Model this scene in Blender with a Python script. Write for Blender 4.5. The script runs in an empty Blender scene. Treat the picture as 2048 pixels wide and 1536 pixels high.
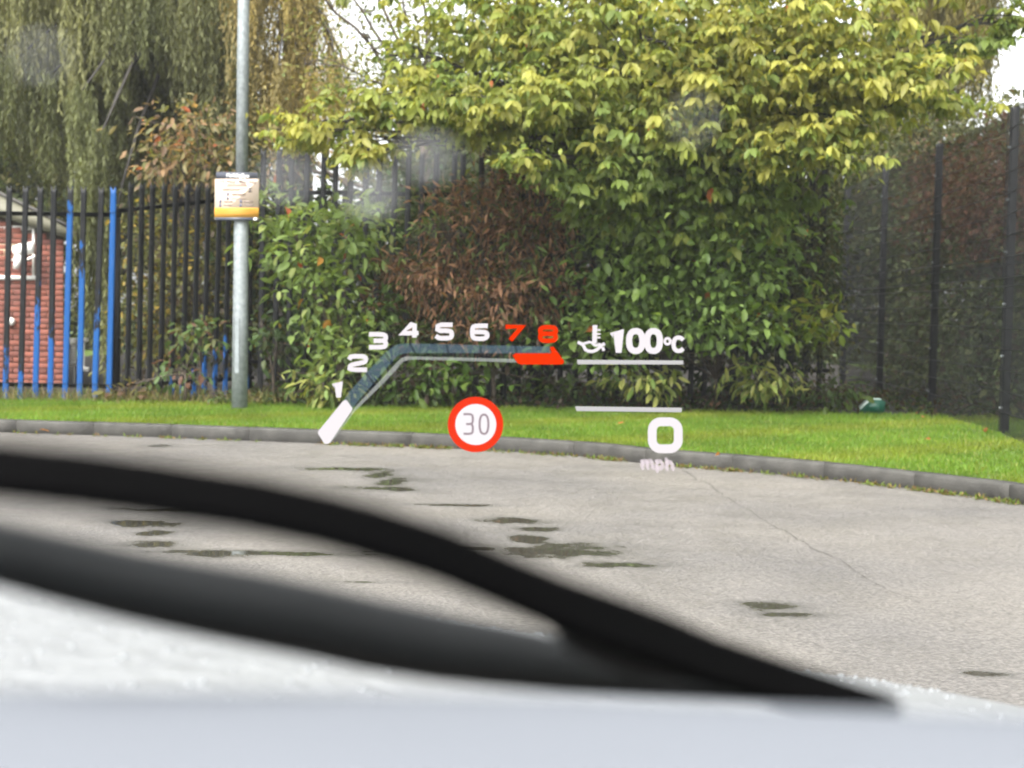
import bpy, math, random
import numpy as np
from mathutils import Matrix, Vector

# ------------------------------------------------------------------ camera
F = 2850.0                      # focal length in pixels of the 2048 px wide photograph
CAM_Z = 1.22
PITCH = math.atan(148.0 / F)    # looking slightly down
ROLL = math.radians(0.9)
scene = bpy.context.scene
col = scene.collection
cam_data = bpy.data.cameras.new("camera")
cam = bpy.data.objects.new("camera", cam_data)
col.objects.link(cam)
ROT = (Matrix.Rotation(math.pi / 2 - PITCH, 4, 'X') @ Matrix.Rotation(ROLL, 4, 'Z'))
cam.matrix_world = Matrix.Translation((0, 0, CAM_Z)) @ ROT
cam_data.sensor_width = 36.0
cam_data.lens = 36.0 * F / 2048.0
cam_data.clip_start = 0.02
cam_data.clip_end = 500.0
cam_data.dof.use_dof = True
cam_data.dof.focus_distance = 3.5
cam_data.dof.aperture_fstop = 6.8
scene.camera = cam

# ------------------------------------------------------------------ sky and sun (overcast)
world = bpy.data.worlds.new("World")
scene.world = world
world.use_nodes = True
wn = world.node_tree
bg = wn.nodes["Background"]
sky = wn.nodes.new("ShaderNodeTexSky")
sky.sky_type = 'NISHITA'
sky.sun_disc = False
SUN_EL, SUN_ROT = math.radians(52), math.radians(205)
sky.sun_elevation = SUN_EL
sky.sun_rotation = SUN_ROT
sky.air_density = 1.0
sky.dust_density = 4.0
hs = wn.nodes.new("ShaderNodeHueSaturation")
hs.inputs["Saturation"].default_value = 0.08
wn.links.new(sky.outputs[0], hs.inputs["Color"])
wn.links.new(hs.outputs[0], bg.inputs["Color"])
bg.inputs["Strength"].default_value = 0.15
sun_data = bpy.data.lights.new("sun", 'SUN')
sun_data.energy = 1.4
sun_data.angle = math.radians(25)
sun_data.color = (1.0, 0.93, 0.82)
sun = bpy.data.objects.new("sun", sun_data)
col.objects.link(sun)
sd = Vector((math.sin(SUN_ROT) * math.cos(SUN_EL), math.cos(SUN_ROT) * math.cos(SUN_EL), math.sin(SUN_EL)))
sun.rotation_euler = sd.to_track_quat('Z', 'Y').to_euler()
vs = scene.view_settings
vs.view_transform = 'Standard'
vs.look = 'None'
vs.gamma = 1.0
vs.use_curve_mapping = False
vs.exposure = 1.9
scene.cycles.max_bounces = 5
scene.cycles.volume_bounces = 0
scene.cycles.use_adaptive_sampling = True
scene.cycles.adaptive_threshold = 0.025
scene.cycles.diffuse_bounces = 3
scene.cycles.glossy_bounces = 2
scene.cycles.transmission_bounces = 4
scene.cycles.sample_clamp_indirect = 6.0
scene.cycles.transparent_max_bounces = 16
scene.cycles.use_denoising = True

# ------------------------------------------------------------------ helpers
rng = np.random.default_rng(7)
random.seed(7)
R3 = np.array(ROT.to_3x3())


def P(x, y, d):
    """photograph pixel and depth along the view -> world point"""
    v = np.array([(x - 1024) / F * d, -(y - 768) / F * d, -d])
    return R3 @ v + np.array([0, 0, CAM_Z])


def G(x, y, z=0.0):
    """photograph pixel on the level z -> world point"""
    v = R3 @ np.array([(x - 1024) / F, -(y - 768) / F, -1.0])
    t = (z - CAM_Z) / v[2]
    return v * t + np.array([0, 0, CAM_Z])


def raw_mesh(name, verts, faces_flat, sizes, cols=None, smooth=False):
    me = bpy.data.meshes.new(name)
    verts = np.asarray(verts, dtype=np.float32)
    faces_flat = np.asarray(faces_flat, dtype=np.int32)
    sizes = np.asarray(sizes, dtype=np.int32)
    me.vertices.add(len(verts))
    me.vertices.foreach_set("co", verts.ravel())
    me.loops.add(len(faces_flat))
    me.loops.foreach_set("vertex_index", faces_flat)
    me.polygons.add(len(sizes))
    starts = np.concatenate([[0], np.cumsum(sizes)[:-1]]).astype(np.int32)
    me.polygons.foreach_set("loop_start", starts)
    me.polygons.foreach_set("loop_total", sizes)
    if smooth:
        me.polygons.foreach_set("use_smooth", np.ones(len(sizes), dtype=bool))
    me.update(calc_edges=True)
    if cols is not None:
        a = me.color_attributes.new("Col", 'FLOAT_COLOR', 'POINT')
        c4 = np.ones((len(verts), 4), dtype=np.float32)
        c4[:, :3] = cols
        a.data.foreach_set("color", c4.ravel())
    return me


def link(name, me, mat=None, parent=None):
    o = bpy.data.objects.new(name, me)
    col.objects.link(o)
    if mat is not None and len(me.materials) == 0:
        me.materials.append(mat)
    if parent is not None:
        o.parent = parent
        o.matrix_parent_inverse = parent.matrix_world.inverted() if not MOVE.get(parent.name) else Matrix()
    return o


MOVE = {}


def tag(o, label=None, cat=None, group=None, kind=None):
    if label:
        o["label"] = label
    if cat:
        o["category"] = cat
    if group:
        o["group"] = group
    if kind:
        o["kind"] = kind
    return o


def empty(name, loc):
    o = bpy.data.objects.new(name, None)
    col.objects.link(o)
    o.location = tuple(float(v) for v in loc)
    o.empty_display_size = 0.1
    o.matrix_world = Matrix.Translation(o.location)
    return o


class MB:
    """collects shapes for one mesh (world coordinates)"""

    def __init__(self):
        self.v, self.f = [], []

    def add(self, verts, faces):
        b = len(self.v)
        self.v += [tuple(float(c) for c in p) for p in verts]
        self.f += [[b + i for i in f] for f in faces]
        return self

    def box(self, lo, hi, M=None, ch=0.0):
        x0, y0, z0 = lo
        x1, y1, z1 = hi
        vs_ = [(x0, y0, z0), (x1, y0, z0), (x1, y1, z0), (x0, y1, z0), (x0, y0, z1), (x1, y0, z1), (x1, y1, z1), (x0, y1, z1)]
        if ch > 0:   # chamfer the near top edge and the near uprights a little
            vs_ = [(x0, y0, z0), (x1, y0, z0), (x1, y1, z0), (x0, y1, z0),
                   (x0 + ch, y0, z1 - ch), (x1 - ch, y0, z1 - ch), (x1 - ch, y1, z1 - ch), (x0 + ch, y1, z1 - ch)]
            vs_ = [(x0, y0 + ch, z0), (x1, y0 + ch, z0), (x1, y1, z0), (x0, y1, z0), (x0, y0 + ch, z1), (x1, y0 + ch, z1), (x1, y1, z1), (x0, y1, z1),
                   (x0 + ch, y0, z0 + ch), (x1 - ch, y0, z0 + ch), (x1 - ch, y0, z1 - ch), (x0 + ch, y0, z1 - ch)]
            fs = [(3, 2, 1, 0), (4, 5, 6, 7), (1, 2, 6, 5), (2, 3, 7, 6), (3, 0, 4, 7), (8, 9, 10, 11), (0, 1, 9, 8), (1, 5, 10, 9), (5, 4, 11, 10), (4, 0, 8, 11)]
        else:
            fs = [(3, 2, 1, 0), (4, 5, 6, 7), (0, 1, 5, 4), (1, 2, 6, 5), (2, 3, 7, 6), (3, 0, 4, 7)]
        if M is not None:
            vs_ = [tuple(M @ Vector(p)) for p in vs_]
        return self.add(vs_, fs)

    def tube(self, pts, radii, n=6, cap=True):
        pts = [np.asarray(p, float) for p in pts]
        m = len(pts)
        if np.isscalar(radii):
            radii = [radii] * m
        vs_, fs = [], []
        ref = np.array([0.31, 0.17, 0.93])
        for i, p in enumerate(pts):
            t = pts[min(i + 1, m - 1)] - pts[max(i - 1, 0)]
            t = t / (np.linalg.norm(t) + 1e-9)
            r = ref if abs(t @ ref) < 0.9 else np.array([1.0, 0, 0])
            a = np.cross(t, r); a /= np.linalg.norm(a)
            b = np.cross(t, a)
            for k in range(n):
                an = 2 * math.pi * k / n
                vs_.append(p + radii[i] * (math.cos(an) * a + math.sin(an) * b))
        for i in range(m - 1):
            for k in range(n):
                k2 = (k + 1) % n
                fs.append((i * n + k, i * n + k2, (i + 1) * n + k2, (i + 1) * n + k))
        if cap:
            fs.append(tuple(range(n))[::-1])
            fs.append(tuple((m - 1) * n + k for k in range(n)))
        return self.add(vs_, fs)

    def sweep(self, pts, ups, profile):
        """profile: per point list of (side, up) offsets; side = horizontal normal of the path"""
        m = len(pts)
        vs_, fs = [], []
        n = len(profile[0])
        for i in range(m):
            p = np.asarray(pts[i], float)
            t = np.asarray(pts[min(i + 1, m - 1)], float) - np.asarray(pts[max(i - 1, 0)], float)
            t /= np.linalg.norm(t)
            u = np.asarray(ups[i], float)
            s = np.cross(t, u); s /= np.linalg.norm(s)
            u = np.cross(s, t)
            for (a, b) in profile[i]:
                vs_.append(p + s * a + u * b)
        for i in range(m - 1):
            for k in range(n):
                k2 = (k + 1) % n
                fs.append((i * n + k, i * n + k2, (i + 1) * n + k2, (i + 1) * n + k))
        fs.append(tuple(range(n))[::-1])
        fs.append(tuple((m - 1) * n + k for k in range(n)))
        return self.add(vs_, fs)

    def prism(self, poly, ext):
        """flat polygon (3-D points) pushed along ext"""
        n = len(poly)
        ext = np.asarray(ext, float)
        vs_ = [np.asarray(p, float) for p in poly] + [np.asarray(p, float) + ext for p in poly]
        fs = [tuple(range(n))[::-1], tuple(range(n, 2 * n))]
        fs += [(i, (i + 1) % n, n + (i + 1) % n, n + i) for i in range(n)]
        return self.add(vs_, fs)

    def mesh(self, name, smooth=False):
        flat = [i for f in self.f for i in f]
        return raw_mesh(name, np.array(self.v, dtype=np.float32).reshape(-1, 3), flat, [len(f) for f in self.f], smooth=smooth)

    def build(self, name, mat, parent=None, smooth=False):
        return link(name, self.mesh(name, smooth), mat, parent)


# ------------------------------------------------------------------ materials
def nodes_of(m):
    m.use_nodes = True
    nt = m.node_tree
    return nt, nt.nodes["Principled BSDF"]


def set_in(b, **kw):
    for k, v in kw.items():
        b.inputs[k.replace("_", " ")].default_value = v


def mat(name, color, rough=0.5, metal=0.0, spec=0.5, var=0.0, scale=8.0, bump=0.0, bscale=60.0, coat=0.0):
    m = bpy.data.materials.new(name)
    nt, b = nodes_of(m)
    b.inputs["Base Color"].default_value = (*color, 1)
    b.inputs["Roughness"].default_value = rough
    b.inputs["Metallic"].default_value = metal
    b.inputs["Specular IOR Level"].default_value = spec
    b.inputs["Coat Weight"].default_value = coat
    tc = nt.nodes.new("ShaderNodeNewGeometry")
    if var > 0:
        n = nt.nodes.new("ShaderNodeTexNoise")
        n.inputs["Scale"].default_value = scale
        n.inputs["Detail"].default_value = 6
        nt.links.new(tc.outputs["Position"], n.inputs["Vector"])
        r = nt.nodes.new("ShaderNodeValToRGB")
        c = np.array(color)
        r.color_ramp.elements[0].position = 0.3
        r.color_ramp.elements[1].position = 0.7
        r.color_ramp.elements[0].color = (*(c * (1 - var)), 1)
        r.color_ramp.elements[1].color = (*np.minimum(c * (1 + var), 0.95), 1)
        nt.links.new(n.outputs[0], r.inputs[0])
        nt.links.new(r.outputs[0], b.inputs["Base Color"])
    if bump > 0:
        n2 = nt.nodes.new("ShaderNodeTexNoise")
        n2.inputs["Scale"].default_value = bscale
        n2.inputs["Detail"].default_value = 4
        nt.links.new(tc.outputs["Position"], n2.inputs["Vector"])
        bp = nt.nodes.new("ShaderNodeBump")
        bp.inputs["Strength"].default_value = bump
        bp.inputs["Distance"].default_value = 0.01
        nt.links.new(n2.outputs[0], bp.inputs["Height"])
        nt.links.new(bp.outputs[0], b.inputs["Normal"])
    return m


def leaf_mat(name, rough=0.42, spec=0.45, trans=0.35):
    m = bpy.data.materials.new(name)
    nt, b = nodes_of(m)
    at = nt.nodes.new("ShaderNodeAttribute")
    at.attribute_name = "Col"
    b.inputs["Roughness"].default_value = rough
    b.inputs["Specular IOR Level"].default_value = spec
    nt.links.new(at.outputs["Color"], b.inputs["Base Color"])
    tr = nt.nodes.new("ShaderNodeBsdfTranslucent")
    mixc = nt.nodes.new("ShaderNodeMixRGB")
    mixc.blend_type = 'MULTIPLY'
    mixc.inputs[0].default_value = 1.0
    mixc.inputs[2].default_value = (1.25, 1.2, 0.6, 1)
    nt.links.new(at.outputs["Color"], mixc.inputs[1])
    nt.links.new(mixc.outputs[0], tr.inputs["Color"])
    mx = nt.nodes.new("ShaderNodeMixShader")
    mx.inputs[0].default_value = trans
    nt.links.new(b.outputs[0], mx.inputs[1])
    nt.links.new(tr.outputs[0], mx.inputs[2])
    nt.links.new(mx.outputs[0], nt.nodes["Material Output"].inputs["Surface"])
    return m


def emit_mat(name, color, strength=1.0, see=0.0):
    m = bpy.data.materials.new(name)
    m.use_nodes = True
    nt = m.node_tree
    nt.nodes.remove(nt.nodes["Principled BSDF"])
    e = nt.nodes.new("ShaderNodeEmission")
    e.inputs[0].default_value = (*color, 1)
    e.inputs[1].default_value = strength
    out = nt.nodes["Material Output"]
    if see > 0:
        t = nt.nodes.new("ShaderNodeBsdfTransparent")
        t.inputs[0].default_value = (see, see, see, 1)
        a = nt.nodes.new("ShaderNodeAddShader")
        nt.links.new(e.outputs[0], a.inputs[0])
        nt.links.new(t.outputs[0], a.inputs[1])
        nt.links.new(a.outputs[0], out.inputs["Surface"])
    else:
        nt.links.new(e.outputs[0], out.inputs["Surface"])
    return m


LEAF = leaf_mat("leaf_wet", 0.45, 0.28, 0.48)
LEAF_DULL = leaf_mat("leaf_dull", 0.65, 0.22, 0.4)
BARK = mat("bark", (0.06, 0.045, 0.032), 0.85, var=0.45, scale=14, bump=0.7, bscale=40)
BARK_DARK = mat("bark_dark", (0.03, 0.026, 0.022), 0.8, var=0.4, scale=20)


def road_material():
    m = bpy.data.materials.new("asphalt_wet")
    nt, b = nodes_of(m)
    N, L = nt.nodes, nt.links
    g = N.new("ShaderNodeNewGeometry")
    fine = N.new("ShaderNodeTexVoronoi"); fine.inputs["Scale"].default_value = 62
    L.new(g.outputs["Position"], fine.inputs["Vector"])
    grain = N.new("ShaderNodeTexNoise"); grain.inputs["Scale"].default_value = 38; grain.inputs["Detail"].default_value = 8; grain.inputs["Roughness"].default_value = 0.75
    L.new(g.outputs["Position"], grain.inputs["Vector"])
    big = N.new("ShaderNodeTexNoise"); big.inputs["Scale"].default_value = 0.55; big.inputs["Detail"].default_value = 6
    L.new(g.outputs["Position"], big.inputs["Vector"])
    damp = N.new("ShaderNodeTexNoise"); damp.inputs["Scale"].default_value = 2.3; damp.inputs["Detail"].default_value = 8; damp.inputs["Roughness"].default_value = 0.65
    L.new(g.outputs["Position"], damp.inputs["Vector"])
    r1 = N.new("ShaderNodeValToRGB")
    r1.color_ramp.elements[0].position = 0.25; r1.color_ramp.elements[0].color = (0.088, 0.0845, 0.080, 1)
    r1.color_ramp.elements[1].position = 0.75; r1.color_ramp.elements[1].color = (0.25, 0.236, 0.221, 1)
    L.new(grain.outputs[0], r1.inputs[0])
    r2 = N.new("ShaderNodeValToRGB")
    r2.color_ramp.elements[0].position = 0.3; r2.color_ramp.elements[0].color = (0.72, 0.72, 0.74, 1)
    r2.color_ramp.elements[1].position = 0.65; r2.color_ramp.elements[1].color = (1.08, 1.05, 1.0, 1)
    L.new(big.outputs[0], r2.inputs[0])
    mul = N.new("ShaderNodeMixRGB"); mul.blend_type = 'MULTIPLY'; mul.inputs[0].default_value = 1
    L.new(r1.outputs[0], mul.inputs[1]); L.new(r2.outputs[0], mul.inputs[2])
    # dark open pores between the chippings
    r3 = N.new("ShaderNodeValToRGB")
    r3.color_ramp.elements[0].position = 0.0; r3.color_ramp.elements[0].color = (1.25, 1.25, 1.25, 1)
    r3.color_ramp.elements[1].position = 0.75; r3.color_ramp.elements[1].color = (0.5, 0.5, 0.5, 1)
    L.new(fine.outputs["Distance"], r3.inputs[0])
    mul2 = N.new("ShaderNodeMixRGB"); mul2.blend_type = 'MULTIPLY'; mul2.inputs[0].default_value = 0.62
    L.new(mul.outputs[0], mul2.inputs[1]); L.new(r3.outputs[0], mul2.inputs[2])
    L.new(mul2.outputs[0], b.inputs["Base Color"])
    rr = N.new("ShaderNodeMapRange")
    rr.inputs[1].default_value = 0.35; rr.inputs[2].default_value = 0.65
    rr.inputs[3].default_value = 0.42; rr.inputs[4].default_value = 0.75
    L.new(damp.outputs[0], rr.inputs[0]); L.new(rr.outputs[0], b.inputs["Roughness"])
    b.inputs["Specular IOR Level"].default_value = 0.5
    bp = N.new("ShaderNodeBump"); bp.inputs["Strength"].default_value = 0.8; bp.inputs["Distance"].default_value = 0.006
    L.new(fine.outputs["Distance"], bp.inputs["Height"]); bp.invert = True
    L.new(bp.outputs[0], b.inputs["Normal"])
    return m


def palisade_material():
    """black paint over older blue paint; the object colour says how much of the blue shows"""
    m = bpy.data.materials.new("palisade_paint")
    nt, b = nodes_of(m)
    N, L = nt.nodes, nt.links
    g = N.new("ShaderNodeNewGeometry")
    oi = N.new("ShaderNodeObjectInfo")
    n = N.new("ShaderNodeTexNoise"); n.inputs["Scale"].default_value = 7; n.inputs["Detail"].default_value = 7; n.inputs["Roughness"].default_value = 0.7
    L.new(g.outputs["Position"], n.inputs["Vector"])
    sep = N.new("ShaderNodeSeparateXYZ"); L.new(g.outputs["Position"], sep.inputs[0])
    sc = N.new("ShaderNodeSeparateColor"); L.new(oi.outputs["Color"], sc.inputs[0])
    # blue where  noise*0.9 - z*0.22 + level > 0.5
    a = N.new("ShaderNodeMath"); a.operation = 'MULTIPLY_ADD'; a.inputs[1].default_value = -0.22
    L.new(sep.outputs["Z"], a.inputs[0]); L.new(sc.outputs[0], a.inputs[2])
    stv = N.new("ShaderNodeVectorMath"); stv.operation = 'MULTIPLY'; stv.inputs[1].default_value = (1.4, 1.4, 0.55)
    L.new(g.outputs["Position"], stv.inputs[0]); L.new(stv.outputs[0], n.inputs["Vector"])
    c = N.new("ShaderNodeMath"); c.operation = 'MULTIPLY_ADD'; c.inputs[1].default_value = 0.6
    L.new(n.outputs[0], c.inputs[0]); L.new(a.outputs[0], c.inputs[2])
    st = N.new("ShaderNodeMapRange"); st.inputs[1].default_value = 0.49; st.inputs[2].default_value = 0.51
    L.new(c.outputs[0], st.inputs[0])
    mx = N.new("ShaderNodeMixRGB")
    mx.inputs[1].default_value = (0.0055, 0.006, 0.007, 1)
    mx.inputs[2].default_value = (0.006, 0.062, 0.215, 1)
    L.new(st.outputs[0], mx.inputs[0])
    L.new(mx.outputs[0], b.inputs["Base Color"])
    b.inputs["Roughness"].default_value = 0.5
    b.inputs["Specular IOR Level"].default_value = 0.22
    return m


# shallow water lying on the road: (pixel centre, half size in pixels) -> patches on the road plane
PUDDLES = [(685, 938, 95, 3), (765, 948, 26, 8), (790, 962, 36, 8), (765, 977, 60, 4),
           (300, 1046, 80, 8), (310, 1066, 45, 6), (310, 1088, 50, 7), (560, 1107, 210, 4), (430, 1108, 60, 6), (830, 1102, 90, 4),
           (1110, 1101, 115, 14), (1060, 1080, 45, 8), (1230, 1129, 75, 6), (1030, 1042, 62, 6), (1060, 1058, 45, 5), (940, 1098, 80, 4),
           (1535, 1214, 62, 8), (1585, 1229, 60, 5), (1970, 1348, 52, 5), (900, 1010, 80, 2.5), (340, 1018, 85, 4), (320, 892, 30, 2.5),
           (730, 1164, 50, 2.2)]


def add_puddles(m):
    nt = m.node_tree
    N, L = nt.nodes, nt.links
    b = N["Principled BSDF"]
    g = N.new("ShaderNodeNewGeometry")
    nz = N.new("ShaderNodeTexNoise"); nz.inputs["Scale"].default_value = 3.2; nz.inputs["Detail"].default_value = 9; nz.inputs["Roughness"].default_value = 0.68
    L.new(g.outputs["Position"], nz.inputs["Vector"])
    prev = None
    for (x, y, rx, ry) in PUDDLES:
        c = G(x, y)
        r1 = abs(G(x + rx, y)[0] - c[0])
        r2 = abs(G(x, y - ry)[1] - c[1])
        mp = N.new("ShaderNodeMapping"); mp.vector_type = 'TEXTURE'
        mp.inputs["Location"].default_value = (c[0], c[1], 0)
        mp.inputs["Scale"].default_value = (r1, r2, 1)
        L.new(g.outputs["Position"], mp.inputs[0])
        ln = N.new("ShaderNodeVectorMath"); ln.operation = 'LENGTH'
        L.new(mp.outputs[0], ln.inputs[0])
        if prev is None:
            prev = ln.outputs["Value"]
        else:
            mn = N.new("ShaderNodeMath"); mn.operation = 'SMOOTH_MIN'; mn.inputs[2].default_value = 0.25
            L.new(prev, mn.inputs[0]); L.new(ln.outputs["Value"], mn.inputs[1])
            prev = mn.outputs[0]
    ad = N.new("ShaderNodeMath"); ad.operation = 'MULTIPLY_ADD'; ad.inputs[1].default_value = -4.2
    L.new(nz.outputs[0], ad.inputs[0]); L.new(prev, ad.inputs[2])
    wet = N.new("ShaderNodeMapRange"); wet.interpolation_type = 'SMOOTHSTEP'
    wet.inputs[1].default_value = -0.85; wet.inputs[2].default_value = -1.6; wet.inputs[3].default_value = 0; wet.inputs[4].default_value = 1
    L.new(ad.outputs[0], wet.inputs[0])
    bc = b.inputs["Base Color"].links[0].from_socket
    mx = N.new("ShaderNodeMixRGB"); mx.inputs[2].default_value = (0.045, 0.043, 0.034, 1)
    dmp = N.new("ShaderNodeMapRange"); dmp.interpolation_type = 'SMOOTHSTEP'
    dmp.inputs[1].default_value = 0.2; dmp.inputs[2].default_value = -1.2; dmp.inputs[3].default_value = 0; dmp.inputs[4].default_value = 0.45
    L.new(ad.outputs[0], dmp.inputs[0])
    md = N.new("ShaderNodeMixRGB"); md.inputs[2].default_value = (0.06, 0.058, 0.053, 1)
    L.new(dmp.outputs[0], md.inputs[0]); L.new(bc, md.inputs[1])
    bc = md.outputs[0]
    L.new(wet.outputs[0], mx.inputs[0]); L.new(bc, mx.inputs[1]); L.new(mx.outputs[0], b.inputs["Base Color"])
    rs = b.inputs["Roughness"].links[0].from_socket
    m2 = N.new("ShaderNodeMix"); m2.inputs[3].default_value = 0.04
    L.new(wet.outputs[0], m2.inputs[0]); L.new(rs, m2.inputs[2]); L.new(m2.outputs[0], b.inputs["Roughness"])
    bp = b.inputs["Normal"].links[0].from_node
    m3 = N.new("ShaderNodeMath"); m3.operation = 'MULTIPLY_ADD'; m3.inputs[1].default_value = -0.8; m3.inputs[2].default_value = 0.8
    L.new(wet.outputs[0], m3.inputs[0]); L.new(m3.outputs[0], bp.inputs["Strength"])


ROAD = road_material()
add_puddles(ROAD)
PAINT = palisade_material()
BLACK_STEEL = mat("black_steel", (0.013, 0.014, 0.016), 0.45, var=0.3)
MESH_STEEL = mat("mesh_steel", (0.008, 0.0085, 0.010), 0.55, spec=0.25)
GALV = mat("galvanised_steel", (0.23, 0.255, 0.265), 0.55, metal=0.25, var=0.22, scale=22, bump=0.15, bscale=120)
KERB = mat("kerb_concrete", (0.045, 0.043, 0.039), 0.75, var=0.4, scale=7, bump=0.5, bscale=90)
SOIL = mat("soil", (0.013, 0.010, 0.0075), 0.9, var=0.5, scale=12, bump=1.0, bscale=30)
TURF = mat("turf", (0.070, 0.115, 0.012), 0.85, var=0.4, scale=6, bump=1.0, bscale=90)

# ------------------------------------------------------------------ the setting: road, kerb, verge
S = lambda o: tag(o, kind="structure")
mb = MB()
mb.add([(-150, -60, 0), (150, -60, 0), (150, 250, 0), (-150, 250, 0)], [(0, 1, 2, 3)])
road = S(mb.build("road", ROAD))

kerb_px = [(-420, 853), (-200, 859), (0, 865), (300, 874), (640, 887), (900, 897), (1150, 912), (1300, 928), (1500, 944), (1690, 962), (1925, 991), (2048, 1010)]
kp = [G(x, y)[:2] for x, y in kerb_px]
kp = [np.array([-60.0, kp[0][1] + 3.0]), np.array([-14.0, kp[0][1] + 0.7])] + kp + [np.array([3.75, 7.2]), np.array([4.25, 5.2]), np.array([4.7, 2.5]), np.array([5.2, -2.0]), np.array([6.0, -10.0])]


def resample(pts, step):
    pts = np.array(pts)
    # Catmull-Rom smoothing
    out = []
    for i in range(len(pts) - 1):
        p0, p1, p2, p3 = pts[max(i - 1, 0)], pts[i], pts[i + 1], pts[min(i + 2, len(pts) - 1)]
        for t in np.linspace(0, 1, 24, endpoint=False):
            out.append(0.5 * ((2 * p1) + (-p0 + p2) * t + (2 * p0 - 5 * p1 + 4 * p2 - p3) * t ** 2 + (-p0 + 3 * p1 - 3 * p2 + p3) * t ** 3))
    out.append(pts[-1])
    out = np.array(out)
    seg = np.concatenate([[0], np.cumsum(np.linalg.norm(np.diff(out, axis=0), axis=1))])
    n = int(seg[-1] / step)
    s = np.linspace(0, seg[-1], n + 1)
    return np.stack([np.interp(s, seg, out[:, 0]), np.interp(s, seg, out[:, 1])], 1)


kline = resample(kp[2:-1], 0.1525)
KH = 0.118
kerb = S(empty("kerb", (0, 13, 0)))
STONE = 5
for i in range(0, len(kline) - STONE, STONE):
    seg = kline[i:i + STONE + 1].copy()
    t0 = seg[1] - seg[0]; t0 /= np.linalg.norm(t0)
    t1 = seg[-1] - seg[-2]; t1 /= np.linalg.norm(t1)
    seg[0] += t0 * 0.0018; seg[-1] -= t1 * 0.0018
    jig = rng.normal(0, 0.002)
    pts = [(p[0], p[1], 0.0) for p in seg]
    prof = [(0.0, -0.05), (0.0, KH - 0.022 + jig), (-0.006, KH - 0.008 + jig), (-0.02, KH + jig), (-0.125, KH + jig), (-0.125, -0.05)]
    mb = MB().sweep(pts, [(0, 0, 1)] * len(pts), [prof] * len(pts))
    mb.build("kerb_stone", KERB, kerb)

# verge: a sheet from the back of the kerb outwards
nrm = np.zeros_like(kline)
tn = np.gradient(kline, axis=0)
tn /= np.linalg.norm(tn, axis=1)[:, None]
nrm = np.stack([-tn[:, 1], tn[:, 0]], 1)
kback = kline + nrm * 0.10
front = [np.array([-150.0, kback[0][1] + 6])] + list(kback) + [np.array([150.0, -12.0])]
vv, ff = [], []
for p in front:
    vv += [(p[0], p[1], 0.105), (p[0], 250.0, 0.105)]
for i in range(len(front) - 1):
    ff.append((2 * i, 2 * i + 2, 2 * i + 3, 2 * i + 1))
verge = S(MB().add(vv, ff).build("grass_verge", TURF))

# planting bed with an uneven front edge
bx = np.linspace(-9, 7.5, 90)


def bed_front(x):
    return 15.75 + 0.10 * np.sin(x * 2.3) + 0.06 * np.sin(x * 5.7 + 1) - np.clip(x - 3.9, 0, 2) * 0.0


vv, ff = [], []
for x in bx:
    vv += [(x, bed_front(x), 0.109), (x, 60.0, 0.109)]
for i in range(len(bx) - 1):
    ff.append((2 * i, 2 * i + 2, 2 * i + 3, 2 * i + 1))
bed = S(MB().add(vv, ff).build("soil_bed", SOIL))

# ------------------------------------------------------------------ grass blades on the verge
def verge_depth(x):
    return np.interp(x, kback[:, 0], kback[:, 1])


n = 230000
gx = rng.uniform(-7.2, 5.6, n)
lo = verge_depth(gx)
gd = lo + 0.0 + (bed_front(gx) + 0.25 - lo) * rng.uniform(0, 1, n) ** 1.0
keep = rng.uniform(0, 1, n) < np.clip((bed_front(gx) - lo + .3) / 6.0 + 0.35, 0, 1)
gx, gd = gx[keep], gd[keep]
n = len(gx)
patch = 0.5 + 0.25 * (np.sin(gx * 1.7 + gd * 0.9) * np.sin(gx * 0.6 - gd * 1.9 + 2) + np.sin(gx * 4.3 - gd * 3.1) * np.sin(gx * 2.9 + gd * 5.3))
near_edge = np.exp(-(gd - verge_depth(gx)) / 0.12)
near_bed = np.exp(-np.abs(bed_front(gx) - gd) / 0.25)
h = rng.uniform(0.018, 0.044, n) * (1 + 0.25 * patch) * (1 + 0.9 * near_bed * rng.uniform(0, 1, n))
ang = rng.uniform(0, 2 * np.pi, n)
w = rng.uniform(0.004, 0.008, n)
lean = rng.normal(0, 0.35, (n, 2)) * h[:, None]
base = np.stack([gx, gd, np.full(n, 0.103)], 1)
sx = np.stack([np.cos(ang) * w, np.sin(ang) * w, np.zeros(n)], 1)
tip = base + np.stack([lean[:, 0], lean[:, 1], h], 1)
gv = np.stack([base - sx, base + sx, tip], 1).reshape(-1, 3)
gc = np.array([0.145, 0.228, 0.024]) * rng.uniform(0.75, 1.25, (n, 1))
gc = gc * (0.72 + 0.5 * patch[:, None])
gc[:, 0] *= 0.9 + 0.3 * np.clip(np.sin(gx * 2.1 - gd * 2.7 + 1), 0, 1)
yel = rng.uniform(0, 1, n) < 0.07 + 0.12 * (patch > 0.7)
gc[yel] = np.array([0.26, 0.27, 0.06]) * rng.uniform(0.8, 1.2, (yel.sum(), 1))
gm = raw_mesh("grass", gv, np.arange(3 * n), np.full(n, 3), np.repeat(gc, 3, axis=0))
tag(link("grass", gm, LEAF), "short bright green mown grass on the verge behind the kerb", "grass", kind="stuff")


# ------------------------------------------------------------------ leaf builder
T8 = np.array([[0, 0, 0], [0.28, 0.36, 1], [0.28, -0.36, 1], [0.28, 0, 0], [0.66, 0.40, 1], [0.66, -0.40, 1], [0.66, 0, 0], [1, 0, 0]], float)
T8F = [(0, 1, 3), (0, 3, 2), (1, 4, 6, 3), (3, 6, 5, 2), (4, 7, 6), (6, 7, 5)]
T4 = np.array([[0, 0, 0], [0.45, 0.5, 1], [0.45, -0.5, 1], [1, 0, 0]], float)
T4F = [(0, 1, 3, 2)]


def unit(a):
    return a / (np.linalg.norm(a, axis=-1, keepdims=True) + 1e-9)


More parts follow.
